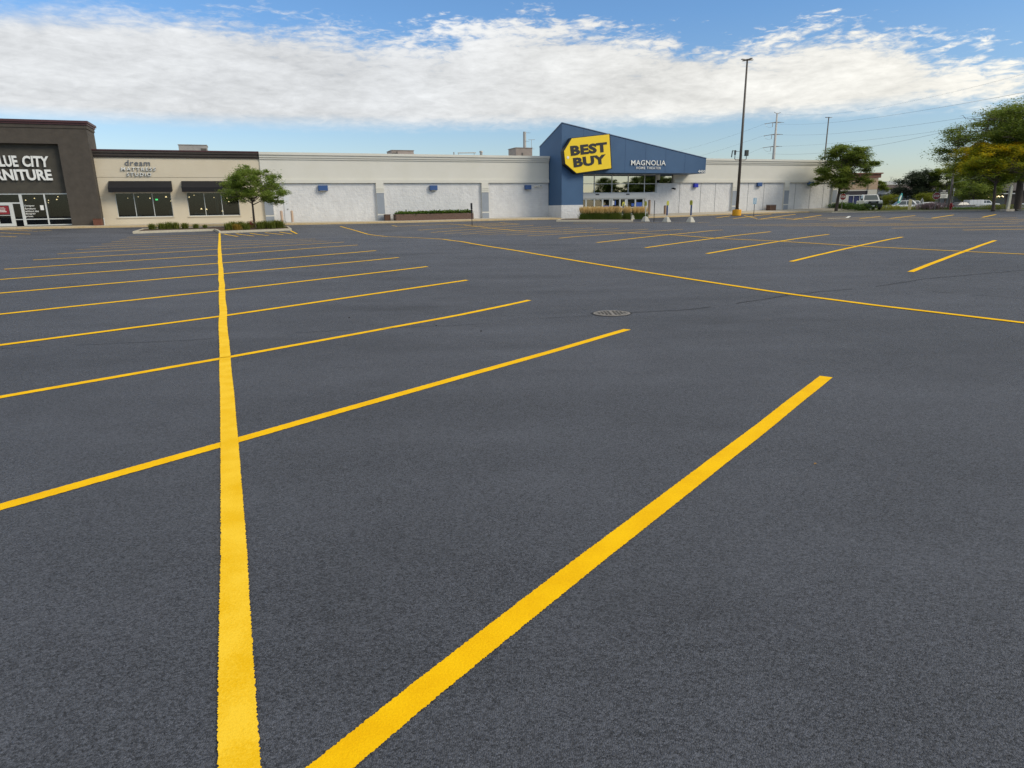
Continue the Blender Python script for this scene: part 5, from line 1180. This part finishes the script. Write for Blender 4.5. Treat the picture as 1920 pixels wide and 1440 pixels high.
# ================================================================ right hand signs and posts
def octa(r,z,y): return [(r*math.cos(R(22.5+45*i)),z+r*math.sin(R(22.5+45*i))) for i in range(8)]
def stop(label,x,D,zb_,yc,r,rz=0,back=False):
    p=at(x,D,z=zb_); T=thing('stop_sign',label,'stop sign',p,rz); zc=at(x,D,yc).z-zb_
    w=MB(); w.box(-.03,.03,-.02,.02,0,zc+r*.8); w.build('post',STEEL,T)
    w=MB(); w.prism(octa(r,zc,0),-.04,-.03,'y'); w.build('sign_border',LETW,T); w=MB(); w.prism(octa(r*.92,zc,0),-.048,-.041,'y'); f=w.build('sign_face',RED,T)
    v,fa=text_verts('STOP',.02); w=MB(); w.add([((u-.5)*r*1.35,-.05-.006*t,zc+(q-.5)*r*.62) for u,q,t in v],fa); w.build('lettering',LETW,f)
stop('red stop sign on a post in front of the white panel by the tree trunk',1577,82,.6,369,.42,R(12))
stop('red stop sign beside the black and white monument sign',1751.5,80,.55,367.5,.42,R(-35))
p=at(1725,82,z=.55); T=thing('warning_sign','small grey diamond shaped sign on a post in the right planting strip','road sign',p,R(30)); zc=at(1725,82,377.5).z-.55
w=MB(); w.box(-.025,.025,-.02,.02,0,zc+.2); w.build('post',STEEL,T); w=MB(); w.prism([(0,zc-.42),(.42,zc),(0,zc+.42),(-.42,zc)],-.04,-.025,'y'); w.build('sign_face',pm('sign_grey',(.42,.43,.42),None,1,.5),T)
w=MB(); w.prism([(-.14,zc-.1),(-.02,zc-.2),(.14,zc+.1),(.02,zc+.2)],-.05,-.041,'y'); w.build('sign_symbol',SIGNB,T)
p=at(1704,84,z=.5); T=thing('marker_post','pale yellow double post marker among the parked cars','post',p,R(10)); w=MB(); zc=at(1704,84,373.5).z-.5; w.box(-.2,-.03,-.04,.04,0,zc); w.build('post',pm('pale_yellow_post',(.52,.48,.32),None,1,.6),T); w=MB(); w.box(.03,.2,-.04,.04,0,zc-.05); w.build('post',MATS['pale_yellow_post'],T)
# monument sign
p=at(1764,84,z=.4); T=thing('monument_sign','black sign panel above white letter board on dark posts beside stop sign','sign',p,R(6)); q=lambda y:at(1764,84,y).z-.4
w=MB(); w.box(-.62,.55,-.06,.06,q(363.5),q(355.5)); w.build('upper_panel',SIGNB,T); w=MB(); w.box(-.55,.55,-.06,.06,q(371.5),q(364)); w.build('letter_board',LETW,T)
w=MB(); w.box(-.5,-.4,-.05,.05,0,q(372)); w.box(.4,.5,-.05,.05,0,q(372)); w.build_each('support_post',SIGNB,T)
w=MB(); w.box(-.62,-.55,-.05,.05,q(355),q(352)); w.build('side_post',SIGNB,T)
w=MB()
for (n_,z0_,z1_,hw) in ((4,q(359),q(357.2),.22),(9,q(362.6),q(361),.48)):   # two rows of white letters, unreadable from here
    for i in range(n_):
        x=-hw+i*hw*2/n_; w.box(x,x+hw*2/n_*.72,-.066,-.0605,z0_,z1_)
w.build('lettering',LETW,T)
w=MB()
for k,(hw,z) in enumerate(((.35,366.3),(.42,368.2),(.3,370))): 
    for i in range(7):
        x=-hw+i*hw*2/7; w.box(x,x+hw*.17,-.065,-.0605,q(z+.5),q(z-.4))
w.build('board_lettering',SIGNB,T)
# feather flag
p=at(1682,90,z=.4); T=thing('feather_flag','teal and white feather flag behind the parked cars','flag',p,R(15)); h=at(1682,90,362).z-.4
w=MB(); w.tube([(-.25,0,0),(-.15,0,h*.6),(.25,0,h)],[.03,.02,.012],6); w.build('pole',BLACKM,T)
w=MB(); w.prism([(-.18,h*.42),(.25,h*.48),(.5,h*.8),(.5,h*.98),(.26,h*1.0),(-.05,h*.75)],-.01,.01,'y'); fl=w.build('flag_cloth',pm('flag_teal',(.03,.30,.30),None,1,.7),T)
w=MB(); w.prism([(.0,h*.55),(.2,h*.58),(.38,h*.82),(.3,h*.9),(.1,h*.76)],-.016,-.011,'y'); w.build('flag_emblem',LETW,fl)
# hydrant, pale lamp column, leaning pole
p=at(1781,79,z=.62); T=thing('fire_hydrant','red fire hydrant at the foot of the leaning wooden pole','fire hydrant',p,R(20)); RD=pm('hydrant_red',(.28,.01,.012),None,1,.5)
w=MB(); w.tube([(0,0,0),(0,0,.08),(0,0,.1),(0,0,.55),(0,0,.6),(0,0,.74),(0,0,.82)],[.17,.17,.12,.12,.15,.12,.03],14); w.build('barrel',RD,T); w=MB(); w.tube([(-.22,0,.42),(.22,0,.42)],.07,10); w.tube([(0,-.22,.42),(0,0,.42)],.09,10); w.build('outlet_caps',RD,T)
p=at(1776,81,z=.6); T=thing('utility_pole','short weathered wooden pole with a small lamp beside the red hydrant','utility pole',p,0); h=at(1781,81,346).z-.6
w=MB(); w.tube([(0,0,0),(.12,0,h)],[.13,.11],10); w.build('pole',WOOD,T); w=MB(); w.tube([(.28,-.1,0),(.34,-.1,h*.82)],.035,8); w.build('conduit',STEEL,T); w=MB(); w.tube([(.34,-.1,h*.74),(.34,-.1,h*.86)],[.09,.05],8); w.build('lamp_head',LETW,T)
p=at(1888,70,z=.6); T=thing('pale_post','pale square concrete light column between the two right tree trunks','post',p,0); h=at(1892,70,350).z-.6
CREP=pm('pale_post_paint',(.48,.46,.36),(.55,.53,.42),3,.7)
w=MB(); w.box(-.12,.12,-.12,.12,.1,h); w.build('column',CREP,T); w=MB(); w.box(-.42,.42,-.42,.42,-.1,.12); w.build('base_slab',CONC,T); w=MB(); w.cyl(0,0,h,h+.2,.1,.06,10); w.build('cap',CREP,T)
# lavender-like bush
p=at(1744,82,z=.55); T=thing('lavender_bush','wide mauve flowering grass clump left of the stop sign','bush',p,0,'bushes along the landscape strip'); w=MB(); rr=random.Random(8); tuft(w,rr,900,1.2,2.4,.02,0,1.2); w.build('plumes',LAV,T); w=MB(); tuft(w,rr,500,.6,2.2,.02,0,1.0); w.build('leaves',REEDG,T)

# ================================================================ buildings on the right
def bthing(label,x,D,zb_,rz,cat='shop building'): p=at(x,D,z=zb_); return thing('shop_building',label,cat,p,rz),p
D=140; T,p=bthing('tan and red brick corner building with navy storefront behind the right street tree',1641,D,.3,R(3)); q=lambda y:at(1636,D,y).z-.3; W_=at(1641,D,350).x-at(1560,D,350).x; T.scale=(1.35,1.35,1); W_/=1.35
w=MB(); w.box(-W_,-.25,0,14,q(355),q(334)); w.build('brick_wall',BRICKT,T)
w=MB(); w.box(-W_,.12,-.2,14.2,q(333.5),q(326.5)); w.box(-W_,.3,-.4,14.4,q(326.3),q(324)); w.build('cornice',BRICKR,T)
w=MB(); w.box(-1.6,-.2,-.12,-.003,q(355),q(334)); w.build('corner_pier',BRICKT,T)
w=MB(); w.box(-1.6,-.2,-.1,12,0,q(355.3)); w.box(-W_,-.4,.02,.4,q(357.5),q(355.3)); w.build('pale_pier',pm('pale_stucco',(.58,.55,.46),None,1,.8),T)
w=MB(); w.box(-W_,-1.62,.05,.5,q(365),q(357.7)); w.build('dark_fascia',pm('charcoal_fascia',(.03,.025,.03),None,1,.7),T)
w=MB(); w.box(-W_,-1.62,.0,.1,q(366.5),q(365.1)); w.build('white_beam',WHITEP,T)
NV=pm('navy_panel',(.02,.03,.10),None,1,.5)
w=MB(); w.box(-W_,-1.62,.12,.5,0,q(366.6)); w.build('storefront_panels',NV,T)
w=MB()
for k in range(8): w.box(-W_+k*.95,-W_+k*.95+.07,.06,.118,0,q(366.6))
w.build_each('storefront_mullion',ALU,T)
for x in (-7.6,-6.6,-5.2,-4.2):
    w=MB(); w.box(x,x+.5,-.03,-.003,q(345),q(341)); w.build('window',CARGL,T)
# grey hip roofed shop
D=150; T,p=bthing('low grey shop with brown mansard roof between brick building and pine tree',1641,D,.2,R(0)); q=lambda y:at(1641,D,y).z-.2; T.scale=(1.34,1.34,1)
w=MB(); w.box(0,16,0,12,0,q(362)); w.build('front_wall',pm('blue_grey_wall',(.20,.23,.25),(.24,.27,.29),1,.8),T)
w=MB(); w.box(-.3,16,-.6,-.003,q(364.5),q(356.5)); fa=w.build('fascia',pm('fascia_grey',(.36,.39,.41),None,1,.7),T)
w=MB()
for k in range(3):
    for j in range(2): w.box(1.0+k*1.15+j*.25,1.18+k*1.15+j*.25,-.62,-.603,q(360.2),q(359))
w.build_each('fascia_letter',SIGNB,fa)
w=MB(); w.prism([(-.6,q(356.3)),(0,q(348)),(8,q(348)),(8,q(356.3))],-.3,16,'x'); w.build('mansard_roof',pm('roof_brown',(.10,.075,.07),(.13,.10,.09),8,.9),T)
w=MB(); w.box(-.35,16,-.05,8,q(347.9),q(346.4)); w.build('roof_edge',pm('tan_edge',(.36,.32,.25),None,1,.8),T)
w=MB(); w.box(2.2,8,2,6,q(346.3),q(339.5)); w.build('roof_box',WHITEP,T)
# tv antenna
p=at(1662.5,160,z=4); T=thing('antenna_mast','thin tee shaped antenna above the brown mansard roof','antenna',p); h=at(1662.5,160,332).z-4; w=MB(); w.cyl(0,0,0,h,.04,None,6); w.build('mast',STEEL,T); w=MB(); w.tube([(-.45,0,h),(.45,0,h)],.03,5); w.build('antenna_rods',STEEL,T)
# dark building behind the right trunks
D=142; T,p=bthing('dark brown building with lit window and white awning edge behind the right trunks',1842,D,.0,R(-4)); q=lambda y:at(1880,D,y).z
w=MB(); w.box(0,16,0,12,0,q(358)); w.build('front_wall',pm('dark_brown_wall',(.075,.06,.05),(.10,.08,.07),2,.9),T)
w=MB(); w.prism([(-1,q(358)),(3,q(342)),(9,q(342)),(12.5,q(358))],-.5,16.5,'x'); w.build('roof',pm('roof_dark',(.07,.06,.06),(.10,.085,.08),8,.9),T)
xa,xb=at(1872,D,363).x-p.x,at(1898,D,363).x-p.x; w=MB(); w.box(xa,xb,-1.4,-.2,q(364),q(362.4)); w.build('awning_edge',WHITEP,T)
w=MB(); w.box(at(1868,D,363).x-p.x,at(1884,D,363).x-p.x,-.06,-.003,q(384),q(366)); wi=w.build('window',CARGL,T)
for k,xx in enumerate((1868,1870.5,1872.5,1877,1879)): 
    w=MB(); x_=at(xx,D,367).x-p.x; w.box(x_,x_+.1,-.1,-.07,q(369.5-(k%2)),q(368-(k%2))); w.build('window_lamp',LAMPG,wi)
w=MB(); 
for k in range(7): x_=at(1850+k*1.6,D,369).x-p.x; w.box(x_,x_+.06,-.1,-.05,q(369.6),q(369))
w.build_each('string_light',LAMPG,T)
# white enclosure by the street tree and beige low building behind conifer
p=at(1579,86,z=.6); T=thing('enclosure_wall','plain white enclosure wall behind the left stop sign','wall',p,R(4)); w=MB(); w.box(-.75,.62,0,2.5,0,at(1579,86,366).z-.6); w.build('wall_panel',WHITEP,T); w=MB(); w.box(-.78,.65,-.03,2.53,at(1579,86,366).z-.598,at(1579,86,365.3).z-.6); w.build('wall_cap',WHITEP,T)
D=185; T,p=bthing('distant pale beige building glimpsed through the pine tree',1700,D,0,0); w=MB(); w.box(0,14,0,10,0,at(1700,D,357).z); w.build('front_wall',BEIGE,T); w=MB(); w.box(-.3,14.3,-.3,10.3,at(1700,D,357).z+.002,at(1700,D,354).z); w.build('roof',pm('roof_tan',(.30,.22,.14),None,1,.8),T)
# far tree belt closing the horizon
rnd=random.Random(77); w=MB()
for i in range(230):
    a=R(-75+150*i/230); d=330+rnd.uniform(-20,60); h=rnd.uniform(4,8)
    for _ in range(26):
        leaves(w,rnd,d*math.sin(a)+rnd.gauss(0,4),d*math.cos(a)+rnd.gauss(0,3),rnd.uniform(0,h),1.2,3,1.5,.8,1.4)
o=w.build('distant_trees',LEAFD); tag(o,'far off low belt of dark green trees along the horizon','trees',kind='stuff')
# debris specks on the asphalt
SP=pm('debris_light',(.45,.42,.36),None,1,.8); SPD=pm('debris_dark',(.01,.01,.01),None,1,.8)
rnd=random.Random(3)
for nm,m,lst in (('fallen_leaf',pm('leaf_litter',(.30,.16,.03),None,1,.7),[(1528,871)]),('pebble',SPD,[(655,596),(902,621),(818,611),(1345,435)])):
    for k,(x,y) in enumerate(lst):
        q=hit(x,y); w=MB()
        if nm=='pebble': w.tube([(0,0,0),(0,0,.008),(0,0,.011)],[.014,.011,.004],7)
        else: w.add([(-.011,-.006,.004),(0,-.008,.009),(.013,.001,.005),(.002,.008,.010)],[(0,1,2,3)])
        o=w.build(nm,m); o.location=q; o.rotation_euler=(0,0,k); tag(o,{'fallen_leaf':['tiny orange leaf on asphalt right of the near stall line','tiny pale leaf on asphalt between the thick line and near stall line','tiny orange leaf on asphalt left of the storm drain'],'pebble':['dark pebble on asphalt above the left pavement crack','dark pebble on asphalt left of the storm drain below the crack','dark pebble beside the pavement crack','dark pebble near the second centre line']}[nm][k],{'fallen_leaf':'leaf','pebble':'pebble'}[nm])
